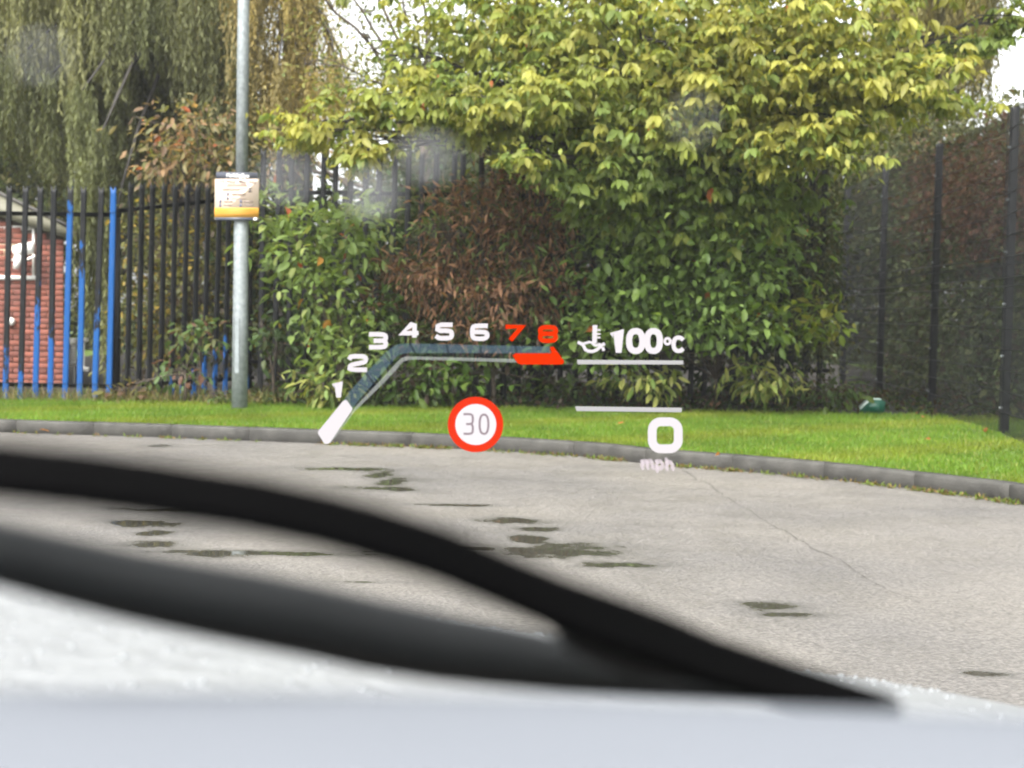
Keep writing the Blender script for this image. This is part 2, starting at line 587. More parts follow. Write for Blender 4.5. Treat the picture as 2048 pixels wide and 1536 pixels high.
def leaf_arrays(pos, d, L, W, cols, ref=None, droop=0.25, fold=0.18, tmpl=8):
    T, TF = (T8, T8F) if tmpl == 8 else (T4, T4F)
    n = len(pos)
    d = unit(d)
    if ref is None:
        ref = np.tile(np.array([0, 0, 1.0]), (n, 1)) + rng.normal(0, 0.45, (n, 3))
    s = unit(np.cross(ref, d))
    u = np.cross(d, s)
    L = np.broadcast_to(L, (n,))[:, None, None]
    W = np.broadcast_to(W, (n,))[:, None, None]
    x = T[None, :, 0:1] * L
    y = T[None, :, 1:2] * W
    z = T[None, :, 2:3] * W * fold - droop * L * T[None, :, 0:1] ** 2
    v = pos[:, None, :] + x * d[:, None, :] + y * s[:, None, :] + z * u[:, None, :]
    m = len(T)
    fl = np.concatenate([np.array(f) for f in TF])
    sz = np.array([len(f) for f in TF])
    idx = (np.arange(n)[:, None] * m + fl[None, :]).ravel()
    sizes = np.tile(sz, n)
    c = np.repeat(cols, m, axis=0)
    return v.reshape(-1, 3), idx, sizes, c


def join_arrays(parts):
    vs_, ids, szs, cs, b = [], [], [], [], 0
    for v, i, s_, c in parts:
        vs_.append(v); ids.append(i + b); szs.append(s_); cs.append(c); b += len(v)
    return np.concatenate(vs_), np.concatenate(ids), np.concatenate(szs), np.concatenate(cs)


def jitter(c, n, amt=0.22):
    c = np.asarray(c, float)
    k = rng.uniform(1 - amt, 1 + amt, (n, 1))
    hue = rng.normal(0, amt * 0.28, (n, 1))
    out = c[None, :] * k * np.concatenate([1 + hue, np.ones((n, 1)), 1 - hue * 0.5], 1)
    return np.clip(out, 0.004, 0.8)


def mixcols(palette, n, amt=0.22):
    """palette: list of (weight, colour)"""
    w_ = np.array([p[0] for p in palette], float); w_ /= w_.sum()
    pick = rng.choice(len(palette), n, p=w_)
    base = np.array([p[1] for p in palette])[pick]
    k = rng.uniform(1 - amt, 1 + amt, (n, 1))
    return np.clip(base * k, 0.004, 0.8)


def blob(cx, cy, d, rx, ry, rd, n, clump=10, shell=0.55, spread=0.28):
    """points gathered in clumps inside an ellipsoid given in photograph pixels at depth d"""
    k = F / d
    c = P(cx, cy, d)
    rad = np.array([rx / k, rd, ry / k])
    nc = max(2, n // clump)
    v = unit(rng.normal(size=(nc, 3)))
    r = shell + (1 - shell) * rng.uniform(0, 1, nc)
    r = np.where(rng.uniform(0, 1, nc) < 0.3, rng.uniform(0.1, 1, nc), r)
    cc = v * r[:, None]
    idx = rng.integers(0, nc, n)
    q = cc[idx] + rng.normal(0, spread, (n, 3)) * np.array([1, 1, 0.7])
    return c + q * rad, unit(q + 1e-6), c


def finish_tree(name, label, base, crown_arrays, limbs, leafmat=LEAF, cat="tree", group=None, bark=BARK, big_leaves=None):
    """limbs: list of (points, radii); the first one is the trunk"""
    o = empty(name, base)
    tag(o, label, cat, group)
    if limbs:
        mb = MB()
        mb.tube(limbs[0][0], limbs[0][1], 9)
        mb.build("trunk" if cat == "tree" else "stem", bark, o, True)
        if len(limbs) > 1:
            mb = MB()
            for p, r in limbs[1:]:
                mb.tube(p, r, 5, cap=False)
            tag(mb.build("branches" if cat == "tree" else "twigs", bark, o, True), kind="stuff")
    v, i, s_, c = crown_arrays
    crown = tag(link("crown" if cat == "tree" else "foliage", raw_mesh("crown", v, i, s_, c), leafmat, o), kind="stuff")
    if big_leaves:
        for arr in big_leaves:
            link("leaf", raw_mesh("leaf", *arr), leafmat, crown)
    return o


def arc(p, q, sag, n=7, jit=0.0):
    p, q = np.asarray(p, float), np.asarray(q, float)
    out = []
    for t in np.linspace(0, 1, n):
        w_ = p + (q - p) * t
        w_[2] += sag * 4 * t * (1 - t)
        if 0 < t < 1 and jit:
            w_ += rng.normal(0, jit, 3)
        out.append(w_)
    return out


def taper(r0, r1, n=7):
    return list(np.linspace(r0, r1, n))


def branch_net(root, blobs_c, pts_by_blob, r0, n_twig=14, r_twig=0.006, sag=0.15):
    limbs = []
    for c, pts in zip(blobs_c, pts_by_blob):
        dist = np.linalg.norm(c - root)
        limbs.append((arc(root, c, sag * dist * 0.3, 8, 0.03 * dist * 0.3), taper(r0, r0 * 0.35, 8)))
        for p in pts[rng.choice(len(pts), min(n_twig, len(pts)), replace=False)]:
            t = rng.uniform(0.45, 1.0)
            a = root + (c - root) * t
            a[2] += sag * dist * 0.3 * 4 * t * (1 - t)
            limbs.append((arc(a, p, 0.04, 5, 0.02), taper(r0 * 0.3, r_twig, 5)))
    return limbs


# ------------------------------------------------------------------ the big yellow-green tree with drooping whorled leaves
YEL, YG, GRN, DGR = (0.30, 0.30, 0.07), (0.235, 0.268, 0.062), (0.16, 0.215, 0.054), (0.10, 0.15, 0.038)
ORG = (0.42, 0.13, 0.04)


def whorls(pts, out, pal, size=0.19, big=0):
    """compound leaves: five to seven drooping leaflets from one point"""
    n = len(pts)
    leaves = []
    base_c = mixcols(pal, n, 0.18)
    order = np.argsort(pts[:, 1])        # nearest to the road first
    bigset = set(order[:big].tolist())
    P_, D_, L_, W_, C_ = [], [], [], [], []
    singles = []
    for i in range(n):
        k = rng.integers(4, 8)
        a0 = rng.uniform(0, 6.28)
        az = a0 + np.arange(k) * 6.283 / k + rng.normal(0, 0.18, k)
        tilt = out[i] * 0.45 + np.array([0, -0.25, 0])
        droop = rng.uniform(0.45, 1.25)
        dd = np.stack([np.cos(az), np.sin(az), np.full(k, -droop)], 1) + tilt
        s = size * rng.uniform(0.5, 1.25)
        LL = s * rng.uniform(0.75, 1.1, k)
        WW = LL * rng.uniform(0.42, 0.58, k)
        cc = base_c[i] * rng.uniform(0.85, 1.15, (k, 1))
        if rng.uniform() < 0.014:
            cc[rng.integers(0, k)] = np.array(ORG) * rng.uniform(0.7, 1.1)
        pp = np.tile(pts[i], (k, 1))
        if i in bigset:
            singles.append(leaf_arrays(pp, dd, LL, WW, cc, droop=0.22, fold=0.2))
        else:
            P_.append(pp); D_.append(dd); L_.append(LL); W_.append(WW); C_.append(cc)
    arr = leaf_arrays(np.concatenate(P_), np.concatenate(D_), np.concatenate(L_), np.concatenate(W_), np.concatenate(C_), droop=0.22, fold=0.2)
    return arr, singles


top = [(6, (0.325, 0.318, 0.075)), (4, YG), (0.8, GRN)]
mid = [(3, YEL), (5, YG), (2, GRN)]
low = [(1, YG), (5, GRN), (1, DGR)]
tree_blobs = [
    (1010, 40, 15.0, 230, 110, 0.9, 150, mid), (1280, 70, 14.6, 270, 140, 1.1, 200, mid), (1560, 60, 14.2, 250, 110, 0.9, 210, top),
    (1730, 150, 13.9, 150, 60, 0.6, 90, top), (1480, 160, 14.2, 200, 70, 0.7, 120, top), (860, 190, 14.4, 150, 60, 0.5, 75, mid),
    (640, 250, 14.6, 110, 50, 0.4, 45, top), (730, 300, 14.4, 70, 45, 0.35, 32, top), (1100, 200, 14.3, 190, 90, 0.7, 130, mid),
    (1380, 240, 14.3, 190, 80, 0.7, 130, mid), (1600, 260, 14.0, 130, 60, 0.5, 80, top), (1650, 300, 13.9, 100, 35, 0.4, 40, mid),
    (1230, 330, 14.5, 130, 70, 0.5, 80, low), (1440, 350, 14.5, 150, 60, 0.5, 70, low), (1250, -150, 15.5, 700, 130, 1.6, 320, mid), (1750, -80, 14.5, 300, 70, 0.9, 120, top), (1050, 325, 13.9, 55, 30, 0.3, 16, mid),
    (960, 260, 14.6, 110, 45, 0.4, 34, mid), (1880, 205, 14.4, 90, 22, 0.3, 22, mid), (1950, 85, 14.6, 90, 28, 0.3, 18, low), (2030, 40, 14.6, 45, 50, 0.3, 16, low), (780, 110, 15.0, 70, 50, 0.4, 14, mid),
    (1530, 320, 13.9, 50, 35, 0.3, 18, top),
]
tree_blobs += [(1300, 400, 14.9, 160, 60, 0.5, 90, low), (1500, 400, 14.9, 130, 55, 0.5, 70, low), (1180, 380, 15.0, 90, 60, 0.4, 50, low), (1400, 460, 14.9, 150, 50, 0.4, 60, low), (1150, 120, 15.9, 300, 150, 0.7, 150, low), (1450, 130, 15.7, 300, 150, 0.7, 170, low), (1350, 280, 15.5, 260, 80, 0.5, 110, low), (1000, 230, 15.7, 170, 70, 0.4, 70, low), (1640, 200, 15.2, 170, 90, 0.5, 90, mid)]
arrs, bigs, cs, pb = [], [], [], []
for (cx, cy, d, rx, ry, rd, n, pal) in tree_blobs:
    n = int(n * (2.1 if n > 60 else 1.5))
    p, o_, c = blob(cx, cy, d, rx, ry, rd, n, clump=5, spread=0.3, shell=0.3)
    a, b_ = whorls(p, o_, pal, 0.155, big=max(0, int(n * 0.07)) if cy > -40 else 0)
    arrs.append(a); bigs += b_; cs.append(c); pb.append(p)
    m_ = int(n * 3.2)          # small and half-grown leaves between the whorls
    q_ = p[rng.integers(0, n, m_)] + rng.normal(0, 0.10, (m_, 3))
    dq = rng.normal(0, 0.7, (m_, 3)) + np.array([0, -0.1, -0.55])
    lq = rng.uniform(0.04, 0.125, m_)
    arrs.append(leaf_arrays(q_, dq, lq, lq * rng.uniform(0.35, 0.6, m_), mixcols(pal, m_, 0.25), tmpl=4, droop=0.3))
tb = G(1340, 818, 0.11)
fork = tb + np.array([-0.05, -0.1, 1.7])
limbs = [(arc(tb, fork, 0.0, 6, 0.02) + arc(fork, P(1290, 20, 15.2), 0.05, 6, 0.03)[1:], taper(0.14, 0.06, 11))]
limbs += branch_net(fork, cs, pb, 0.035, 10, 0.005, 0.5)
finish_tree("chestnut_tree", "big yellow-green tree with drooping whorled leaves hanging over the verge", tb, join_arrays(arrs), limbs, LEAF, big_leaves=bigs, bark=BARK_DARK)


# ------------------------------------------------------------------ broad-leaved shrubs
def shrub(name, label, blobs, pal, L, ratio, base, leafmat=LEAF, cat="shrub", outw=0.7, down=0.35, clump=9, tmpl=8, amt=0.22, spread=0.3, group=None, droop=0.25, twig=8, bark=BARK, r0=0.014, big=0, shell=0.5, wild=0.6):
    arrs, cs, pb, bigs = [], [], [], []
    for b_ in blobs:
        cx, cy, d, rx, ry, rd, n = b_[:7]
        p, o_, c = blob(cx, cy, d, rx, ry, rd, n, clump=clump, spread=spread, shell=shell)
        ok = p[:, 2] > 0.14
        p, o_ = p[ok], o_[ok]
        n = len(p)
        dd = o_ * outw + rng.normal(0, wild, (n, 3)) + np.array([0, -0.15, -down])
        LL = L * rng.uniform(0.35, 1.25, n)
        cols = mixcols(b_[7] if len(b_) > 7 else pal, n, amt)
        arrs.append(leaf_arrays(p, dd, LL, LL * ratio * rng.uniform(0.85, 1.15, n), cols, tmpl=tmpl, droop=droop))
        cs.append(c); pb.append(p)
    base = np.asarray(base, float)
    stem_top = base + np.array([0, 0, 0.35])
    limbs = [([base - np.array([0, 0, 0.05]), base + np.array([0.01, 0, 0.2]), stem_top], [r0 * 1.6, r0 * 1.3, r0])] + branch_net(stem_top, cs, pb, r0, twig, 0.003, 0.3)
    v, i, s_, c = join_arrays(arrs)
    if big:
        m = 8 if tmpl == 8 else 4
        nl = len(v) // m
        vv_ = v.reshape(nl, m, 3)
        order = np.argsort(vv_[:, 0, 1])[:big]
        mask = np.ones(nl, bool); mask[order] = False
        TF = T8F if m == 8 else T4F
        fl = np.concatenate([np.array(f) for f in TF]); sz = np.array([len(f) for f in TF])
        cc = c.reshape(nl, m, 3)
        bigs = [(vv_[k], fl, sz, cc[k]) for k in order]
        keepn = int(mask.sum())
        v, c = vv_[mask].reshape(-1, 3), cc[mask].reshape(-1, 3)
        i = (np.arange(keepn)[:, None] * m + fl[None, :]).ravel(); s_ = np.tile(sz, keepn)
    return finish_tree(name, label, base, (v, i, s_, c), limbs, leafmat, cat, group, bark, bigs)


LG = [(5, (0.175, 0.245, 0.072)), (3, (0.14, 0.205, 0.055)), (1.5, (0.23, 0.27, 0.085)), (0.05, (0.45, 0.10, 0.05)), (0.08, (0.45, 0.22, 0.05))]
shrub("laurel_shrub", "light green leafy shrub beside the lamp post, in front of the railings",
      [(600, 500, 15.5, 100, 90, 0.45, 420), (700, 470, 15.6, 95, 80, 0.4, 330), (640, 600, 15.5, 95, 90, 0.45, 380), (690, 700, 15.5, 75, 80, 0.4, 300), (560, 420, 15.6, 50, 50, 0.3, 110), (740, 620, 15.7, 60, 80, 0.35, 150, [(1, (0.07, 0.12, 0.025))]), (850, 760, 15.6, 130, 45, 0.35, 260, [(2, (0.06, 0.11, 0.02)), (1, (0.10, 0.15, 0.03))])],
      LG, 0.15, 0.50, G(680, 817, 0.11), big=150, wild=0.8, down=0.25)
RG = [(5, (0.12, 0.185, 0.048)), (3, (0.15, 0.22, 0.055)), (2, (0.085, 0.14, 0.036)), (0.08, (0.45, 0.13, 0.04))]
shrub("whitebeam_shrub", "dense mid green round-leaved shrub under the big tree",
      [(1290, 450, 15.2, 150, 100, 0.6, 900, [(2, (0.15, 0.205, 0.045)), (2, (0.11, 0.17, 0.04))]), (1430, 520, 15.2, 150, 110, 0.6, 900), (1260, 580, 15.3, 120, 90, 0.5, 680), (1400, 640, 15.2, 140, 70, 0.5, 620), (1540, 610, 15.3, 110, 80, 0.5, 330, [(2, (0.11, 0.17, 0.025)), (1, (0.16, 0.20, 0.03))]), (1200, 680, 15.4, 110, 60, 0.4, 300), (1640, 640, 15.4, 60, 60, 0.35, 120, [(2, (0.13, 0.18, 0.025)), (1, (0.22, 0.22, 0.04))]), (1520, 430, 15.4, 110, 80, 0.5, 300)],
      RG, 0.135, 0.58, G(1430, 818, 0.11), big=180, wild=0.85, down=0.2)
BR = [(4, (0.19, 0.102, 0.058)), (4, (0.115, 0.066, 0.04)), (1.6, (0.29, 0.165, 0.095)), (2.6, (0.10, 0.125, 0.042)), (0.8, (0.33, 0.165, 0.095))]
shrub("dead_brown_shrub", "withered rusty brown shrub between the two green shrubs",
      [(960, 470, 15.7, 150, 110, 0.5, 1650), (1070, 430, 15.8, 110, 110, 0.45, 1200), (870, 560, 15.7, 120, 80, 0.45, 1050), (1020, 580, 15.6, 130, 70, 0.45, 1200), (960, 350, 15.9, 70, 50, 0.3, 160), (1090, 330, 15.9, 60, 60, 0.3, 150), (790, 590, 15.8, 80, 60, 0.3, 300), (960, 680, 15.7, 150, 60, 0.4, 420), (900, 470, 15.55, 60, 50, 0.3, 70, [(1, (0.11, 0.16, 0.045))]), (1050, 500, 15.5, 70, 60, 0.3, 80, [(1, (0.12, 0.17, 0.05))]), (1000, 620, 15.5, 80, 40, 0.3, 80, [(1, (0.10, 0.15, 0.04))]), (1110, 560, 15.7, 90, 90, 0.4, 420)],
      BR, 0.125, 0.26, G(985, 818, 0.11), LEAF_DULL, twig=34, r0=0.02, down=0.25, outw=1.0, clump=22, droop=0.4, big=60, spread=0.17, amt=0.3, wild=0.9)
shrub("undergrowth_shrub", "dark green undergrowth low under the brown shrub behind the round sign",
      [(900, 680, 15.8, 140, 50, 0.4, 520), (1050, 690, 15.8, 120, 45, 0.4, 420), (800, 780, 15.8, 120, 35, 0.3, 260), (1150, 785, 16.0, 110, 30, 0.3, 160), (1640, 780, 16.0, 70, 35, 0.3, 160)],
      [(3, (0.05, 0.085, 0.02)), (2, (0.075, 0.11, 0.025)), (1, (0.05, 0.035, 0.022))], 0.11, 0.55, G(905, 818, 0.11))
VAR = [(4, (0.28, 0.29, 0.085)), (3, (0.17, 0.21, 0.05)), (2, (0.09, 0.14, 0.03))]
for cx, cy, nn, lab in ((1275, 765, 130, "yellow-variegated spotted laurel below the temperature reading"), (1510, 765, 150, "yellow-variegated spotted laurel at the foot of the mid green shrub"), (645, 775, 140, "small yellow-green variegated shrub near the lamp post foot")):
    shrub("spotted_laurel", lab, [(cx, cy - 10, 15.6, 75, 38, 0.28, nn), (cx + 25, cy + 5, 15.6, 50, 30, 0.25, nn // 2)], VAR, 0.16, 0.34, G(cx, 819, 0.11), down=0.55, group="variegated laurels along the bed", clump=6)

# dark evergreen backing behind the railings
DK = [(4, (0.030, 0.055, 0.014)), (3, (0.022, 0.040, 0.012)), (1, (0.05, 0.06, 0.02)), (0.6, (0.05, 0.035, 0.02))]
shrub("evergreen_hedge", "dark evergreen hedge filling the back behind the black railings",
      [(560 + 130 * k, 560 + 40 * math.sin(k * 2.1), 18.2, 130, 230, 0.7, 3200) for k in range(8)] + [(1570, 560, 18.0, 90, 220, 0.6, 2200)], DK, 0.11, 0.55, P(1100, 800, 18.4) * np.array([1, 1, 0]) + np.array([0, 0, 0.1]), LEAF_DULL, cat="hedge", tmpl=4, clump=14, twig=3)
shrub("yew_shrub", "dark olive fine-leaved shrub beside the far end of the mesh fence",
      [(1610, 480, 16.6, 75, 130, 0.6, 1900), (1625, 640, 16.4, 62, 110, 0.5, 1300), (1640, 330, 17.5, 80, 90, 0.6, 1400), (1570, 380, 17.0, 80, 100, 0.5, 900)],
      [(3, (0.045, 0.055, 0.022)), (2, (0.065, 0.07, 0.03)), (1, (0.10, 0.09, 0.04))], 0.075, 0.5, G(1640, 812, 0.11), LEAF_DULL, tmpl=4, clump=16)
shrub("field_maple", "greyish olive small-leaved bush rising above the far mesh fence",
      [(1790, 290, 23.8, 140, 90, 0.7, 2600), (1920, 250, 23.8, 130, 70, 0.7, 1700), (1850, 360, 24.2, 170, 90, 0.6, 2200), (2060, 290, 24.0, 120, 70, 0.7, 1600)],
      [(3, (0.075, 0.085, 0.035)), (2, (0.10, 0.105, 0.045)), (1, (0.14, 0.12, 0.055))], 0.10, 0.55, P(1850, 770, 24.4) * np.array([1, 1, 0]) + np.array([0, 0, 0.1]), LEAF_DULL, tmpl=4, clump=14)
# behind the mesh fence
shrub("ivy_hedge", "dark ivy hedge behind the right-hand mesh fence",
      [(1790, 620, 23.0, 75, 190, 0.6, 1900), (1900, 640, 20.3, 85, 190, 0.6, 2300), (2010, 640, 17.8, 95, 200, 0.6, 3600), (1790, 430, 23.0, 70, 120, 0.6, 1200), (2130, 640, 15.5, 130, 240, 0.5, 1700), (1860, 720, 24.5, 200, 80, 0.5, 1800)],
      [(3, (0.058, 0.078, 0.036)), (2, (0.085, 0.108, 0.048)), (1.2, (0.14, 0.155, 0.07)), (1, (0.07, 0.05, 0.034))], 0.10, 0.7, G(1960, 806, 0.11) + np.array([1.0, 0.8, 0]), LEAF_DULL, cat="hedge", tmpl=4, clump=12)
shrub("copper_hedge", "reddish brown copper hedge above the ivy behind the mesh fence",
      [(2000, 400, 17.6, 95, 140, 0.5, 4200), (1890, 400, 20.2, 85, 110, 0.5, 2600), (2130, 390, 15.2, 120, 170, 0.5, 2600)],
      [(4, (0.125, 0.060, 0.040)), (3, (0.09, 0.046, 0.032)), (1, (0.17, 0.095, 0.058)), (2.2, (0.09, 0.09, 0.042))], 0.085, 0.5, G(2030, 806, 0.11) + np.array([1.3, 1.5, 0]), LEAF_DULL, cat="hedge", tmpl=4, clump=12)
shrub("yellowing_creeper", "yellowing creeper growing behind the railings left of the lamp post",
      [(400, 560, 17.8, 95, 150, 0.35, 1700), (320, 640, 17.8, 95, 120, 0.35, 1300), (510, 600, 18.2, 75, 190, 0.35, 1500), (300, 480, 18.2, 60, 100, 0.3, 700)],
      [(3, (0.16, 0.16, 0.05)), (3, (0.10, 0.11, 0.04)), (1.2, (0.30, 0.22, 0.05)), (1.5, (0.07, 0.05, 0.03))], 0.10, 0.6, P(400, 805, 17.6) * np.array([1, 1, 0]) + np.array([0, 0, 0.1]), cat="creeper", clump=8)
shrub("orange_tipped_shrub", "tall sparse shrub with orange and pale green leaves left of the lamp post",
      [(390, 260, 17.4, 110, 70, 0.5, 420), (420, 340, 17.4, 100, 60, 0.5, 360), (330, 320, 17.4, 60, 60, 0.4, 200), (560, 330, 17.8, 80, 80, 0.4, 260)],
      [(2.4, (0.21, 0.18, 0.08)), (1.6, (0.15, 0.155, 0.065)), (1.6, (0.28, 0.18, 0.095)), (1.0, (0.21, 0.14, 0.09)), (.12, (0.42, 0.13, 0.06))], 0.13, 0.42, P(400, 800, 17.8) * np.array([1, 1, 0]) + np.array([0, 0, 0.1]), clump=6, twig=14)
shrub("bramble", "low bramble with green and reddish leaves poking through the railings",
      [(400, 670, 15.95, 60, 45, 0.25, 130), (350, 740, 15.95, 60, 40, 0.2, 70), (250, 790, 15.9, 40, 22, 0.2, 70, [(2, (0.15, 0.14, 0.05)), (1, (0.13, 0.08, 0.05))]), (430, 790, 15.9, 40, 20, 0.2, 40)],
      [(3, (0.08, 0.13, 0.04)), (1, (0.12, 0.06, 0.04)), (1, (0.14, 0.15, 0.05))], 0.12, 0.55, P(370, 812, 15.95) * np.array([1, 1, 0]) + np.array([0, 0, 0.1]), clump=6, twig=14)
shrub("bramble", "low bramble right of the lamp post foot by the railings",
      [(555, 690, 16.2, 50, 45, 0.25, 110), (520, 650, 16.2, 30, 40, 0.2, 40)],
      [(3, (0.06, 0.10, 0.035)), (1, (0.10, 0.13, 0.05))], 0.12, 0.55, P(545, 812, 16.2) * np.array([1, 1, 0]) + np.array([0, 0, 0.1]), clump=6, twig=10)


# ------------------------------------------------------------------ weeping willows
def willow(name, label, base, tresses, pal, trunk_top, leaf=0.11, wid=0.27, fuzz=()):
    """tresses: (x, y_top, y_bottom, depth, width_px, strands)"""
    V, Dd, L_, C_ = [], [], [], []
    limbs = [(arc(base, trunk_top, 0.0, 8, 0.06), taper(0.34, 0.16, 8))]
    for (x, y0, y1, d, wpx, ns) in tresses:
        k = F / d
        topc = P(x, y0, d)
        limbs.append((arc(np.asarray(trunk_top) - np.array([0, 0, 0.6]), topc, 0.5, 7, 0.03), taper(0.05, 0.012, 7)))
        tc = mixcols(pal, 1, 0.2)[0]
        for s in range(int(ns * 1.5)):
            off = rng.normal(0, 0.45)
            dep = rng.normal(0, 0.22)
            xx = topc[0] + off * wpx / k
            yy = topc[1] + dep
            full = (y1 - y0) / k
            ln = full * (1.0 - 0.30 * min(abs(off), 1.4)) * rng.uniform(0.72, 1.03)
            ztop = topc[2] + 0.15 * (0.5 - abs(off)) + rng.normal(0, 0.05)
            nl = max(4, int(ln / 0.038))
            t = np.linspace(0, 1, nl)
            sway = rng.normal(0, 0.06, 2)
            px = np.stack([xx + sway[0] * t + 0.02 * np.sin(t * 9 + s), yy + sway[1] * t, ztop - ln * t], 1)
            side = np.where(np.arange(nl) % 2 == 0, 1, -1)
            az = rng.uniform(0, 6.28, nl)
            dd = np.stack([np.cos(az) * 0.45, np.sin(az) * 0.45, np.full(nl, -1.0)], 1)
            V.append(px); Dd.append(dd)
            L_.append(leaf * rng.uniform(0.7, 1.25, nl))
            C_.append(np.clip(tc * rng.uniform(0.75, 1.25, (nl, 1)) * (rng.uniform(0.8, 1.2)), 0.004, 0.6))
    V, Dd, L_, C_ = map(np.concatenate, (V, Dd, L_, C_))
    ref = rng.normal(0, 1, (len(V), 3))
    arr = leaf_arrays(V, Dd, L_, L_ * wid, C_, ref=ref, tmpl=4, droop=0.1)
    parts = [arr]
    for b_ in fuzz:
        p, o_, c = blob(*b_, clump=12, spread=0.3)
        parts.append(leaf_arrays(p, o_ * .4 + rng.normal(0, .6, p.shape) + np.array([0, 0, -.5]), leaf * rng.uniform(.6, 1.2, len(p)), leaf * .3, mixcols(pal, len(p), .3), tmpl=4))
    return finish_tree(name, label, base, join_arrays(parts), limbs, LEAF_DULL, "tree", bark=BARK_DARK)


def tress_list(x0, x1, n, ytop, ybot, d0, d1, wpx, ns, ymin=None):
    out = []
    for k in range(n):
        x = rng.uniform(x0, x1)
        yt = rng.uniform(*ytop)
        out.append((x, yt, rng.uniform(*ybot) if ymin is None else yt + rng.uniform(*ymin), rng.uniform(d0, d1), wpx * rng.uniform(0.6, 1.3), int(ns * rng.uniform(0.7, 1.3))))
    return out


WP = [(3, (0.15, 0.158, 0.070)), (2, (0.12, 0.132, 0.056)), (1.5, (0.18, 0.182, 0.078)), (0.5, (0.20, 0.178, 0.07))]
tr = tress_list(-160, 480, 34, (-330, -60), (150, 360), 20.5, 22.5, 50, 26)
tr += tress_list(-160, 480, 26, (-60, 150), (250, 400), 21.0, 24.0, 50, 24)
tr += tress_list(-160, 500, 26, (-200, 100), (300, 480), 24.5, 26.0, 60, 26)
tr += [(150, -100, 240, 20.3, 45, 34), (290, -60, 150, 20.2, 42, 30), (60, -120, 215, 20.4, 50, 30), (230, -80, 230, 20.3, 40, 30), (390, -20, 190, 20.3, 36, 24), (100, 150, 365, 20.6, 45, 28), (165, 180, 500, 19.5, 20, 20), (205, 260, 620, 19.3, 16, 18), (180, 330, 720, 19.2, 18, 18), (30, 120, 300, 20.2, 40, 26), (215, 500, 790, 19.3, 16, 14)]
willow("weeping_willow", "olive green weeping willow hanging over the left railings", np.array([-5.6, 23.5, 0.1]), tr, WP, np.array([-5.2, 23.4, 6.6]), fuzz=[(60, 250, 23.5, 160, 150, 0.8, 2200), (260, 260, 23.5, 150, 150, 0.8, 2000), (120, 30, 23.0, 220, 120, 0.8, 1800), (380, 60, 22.5, 120, 150, 0.7, 1500)])
WR = [(3, (0.15, 0.135, 0.045)), (2, (0.11, 0.10, 0.035)), (1.5, (0.20, 0.17, 0.05))]
tr = tress_list(1760, 1980, 22, (-300, -80), (140, 260), 24.0, 26.5, 36, 26) + tress_list(1750, 1900, 10, (-80, 60), (180, 300), 25.0, 27.0, 36, 24) + [(1965, -100, 215, 24.0, 20, 12), (1985, -100, 160, 24.0, 10, 6)]
willow("weeping_willow", "brownish weeping willow behind the big tree at the upper right", np.array([7.6, 26.5, 0.1]), tr, WR, np.array([7.4, 26.2, 7.2]), fuzz=[(1850, 80, 25.5, 110, 150, 0.6, 2600), (1940, 60, 25.5, 60, 130, 0.5, 1100)])
# golden fine-leaved willow behind the lamp post
GP = [(3, (0.31, 0.245, 0.09)), (2, (0.24, 0.20, 0.085)), (1, (0.36, 0.30, 0.12))]
tr = tress_list(470, 640, 24, (-260, -20), (60, 300), 20.0, 22.0, 40, 16, ymin=(150, 300)) + tress_list(500, 700, 16, (60, 180), (200, 330), 20.0, 22.0, 44, 15, ymin=(100, 200))
willow("golden_willow", "golden yellow fine-leaved willow behind the lamp post", np.array([-3.5, 22.5, 0.1]), tr, GP, np.array([-3.4, 22.3, 6.2]), leaf=0.08, wid=0.3, fuzz=[(560, 60, 20.8, 110, 110, 0.6, 2600), (590, 200, 20.8, 120, 90, 0.6, 2400), (650, 120, 21.0, 70, 90, 0.5, 900), (520, -60, 21.0, 120, 90, 0.6, 1500), (700, 230, 20.8, 110, 70, 0.5, 1500)])

# bare-branched tree in the sky gap
o_root = P(850, 420, 19.0)
bb = np.array([o_root[0], o_root[1], 0.1])
limbs = [(arc(bb, P(845, 250, 19), 0, 7, 0.03), taper(0.09, 0.06, 7))]
hub = P(845, 250, 19)
for (x, y, r) in ((725, -60, .034), (655, -70, .03), (560, -60, .03), (780, -80, .024), (860, -90, .03), (610, 130, .018), (700, 60, .016)):
    q = P(x, y, 19.0 + rng.normal(0, .3))
    pts = arc(hub, q, 0.25, 9, 0.03)
    limbs.append((pts, taper(r, r * 0.35, 9)))
    for k in range(7):
        a = pts[rng.integers(3, 9)]
        e = a + np.array([rng.normal(-0.1, 0.45), rng.normal(0, 0.3), rng.uniform(-0.1, 0.6)])
        limbs.append((arc(a, e, 0.05, 5, 0.02), taper(0.009, 0.003, 5)))
p, o_, c = blob(760, 170, 19.2, 130, 70, 0.6, 900, clump=7)
p2, o2, c2 = blob(720, 60, 19.2, 150, 90, 0.6, 420, clump=5)
p = np.concatenate([p, p2]); o_ = np.concatenate([o_, o2])
arr = leaf_arrays(p, o_ + rng.normal(0, 0.6, p.shape), 0.09 * rng.uniform(0.7, 1.2, len(p)), 0.05, mixcols([(2, (0.2, 0.2, 0.06)), (2, (0.13, 0.16, 0.05))], len(p)), tmpl=4)
finish_tree("bare_branched_tree", "thin tree with nearly bare branches against the pale sky gap", bb, arr, limbs, LEAF_DULL)

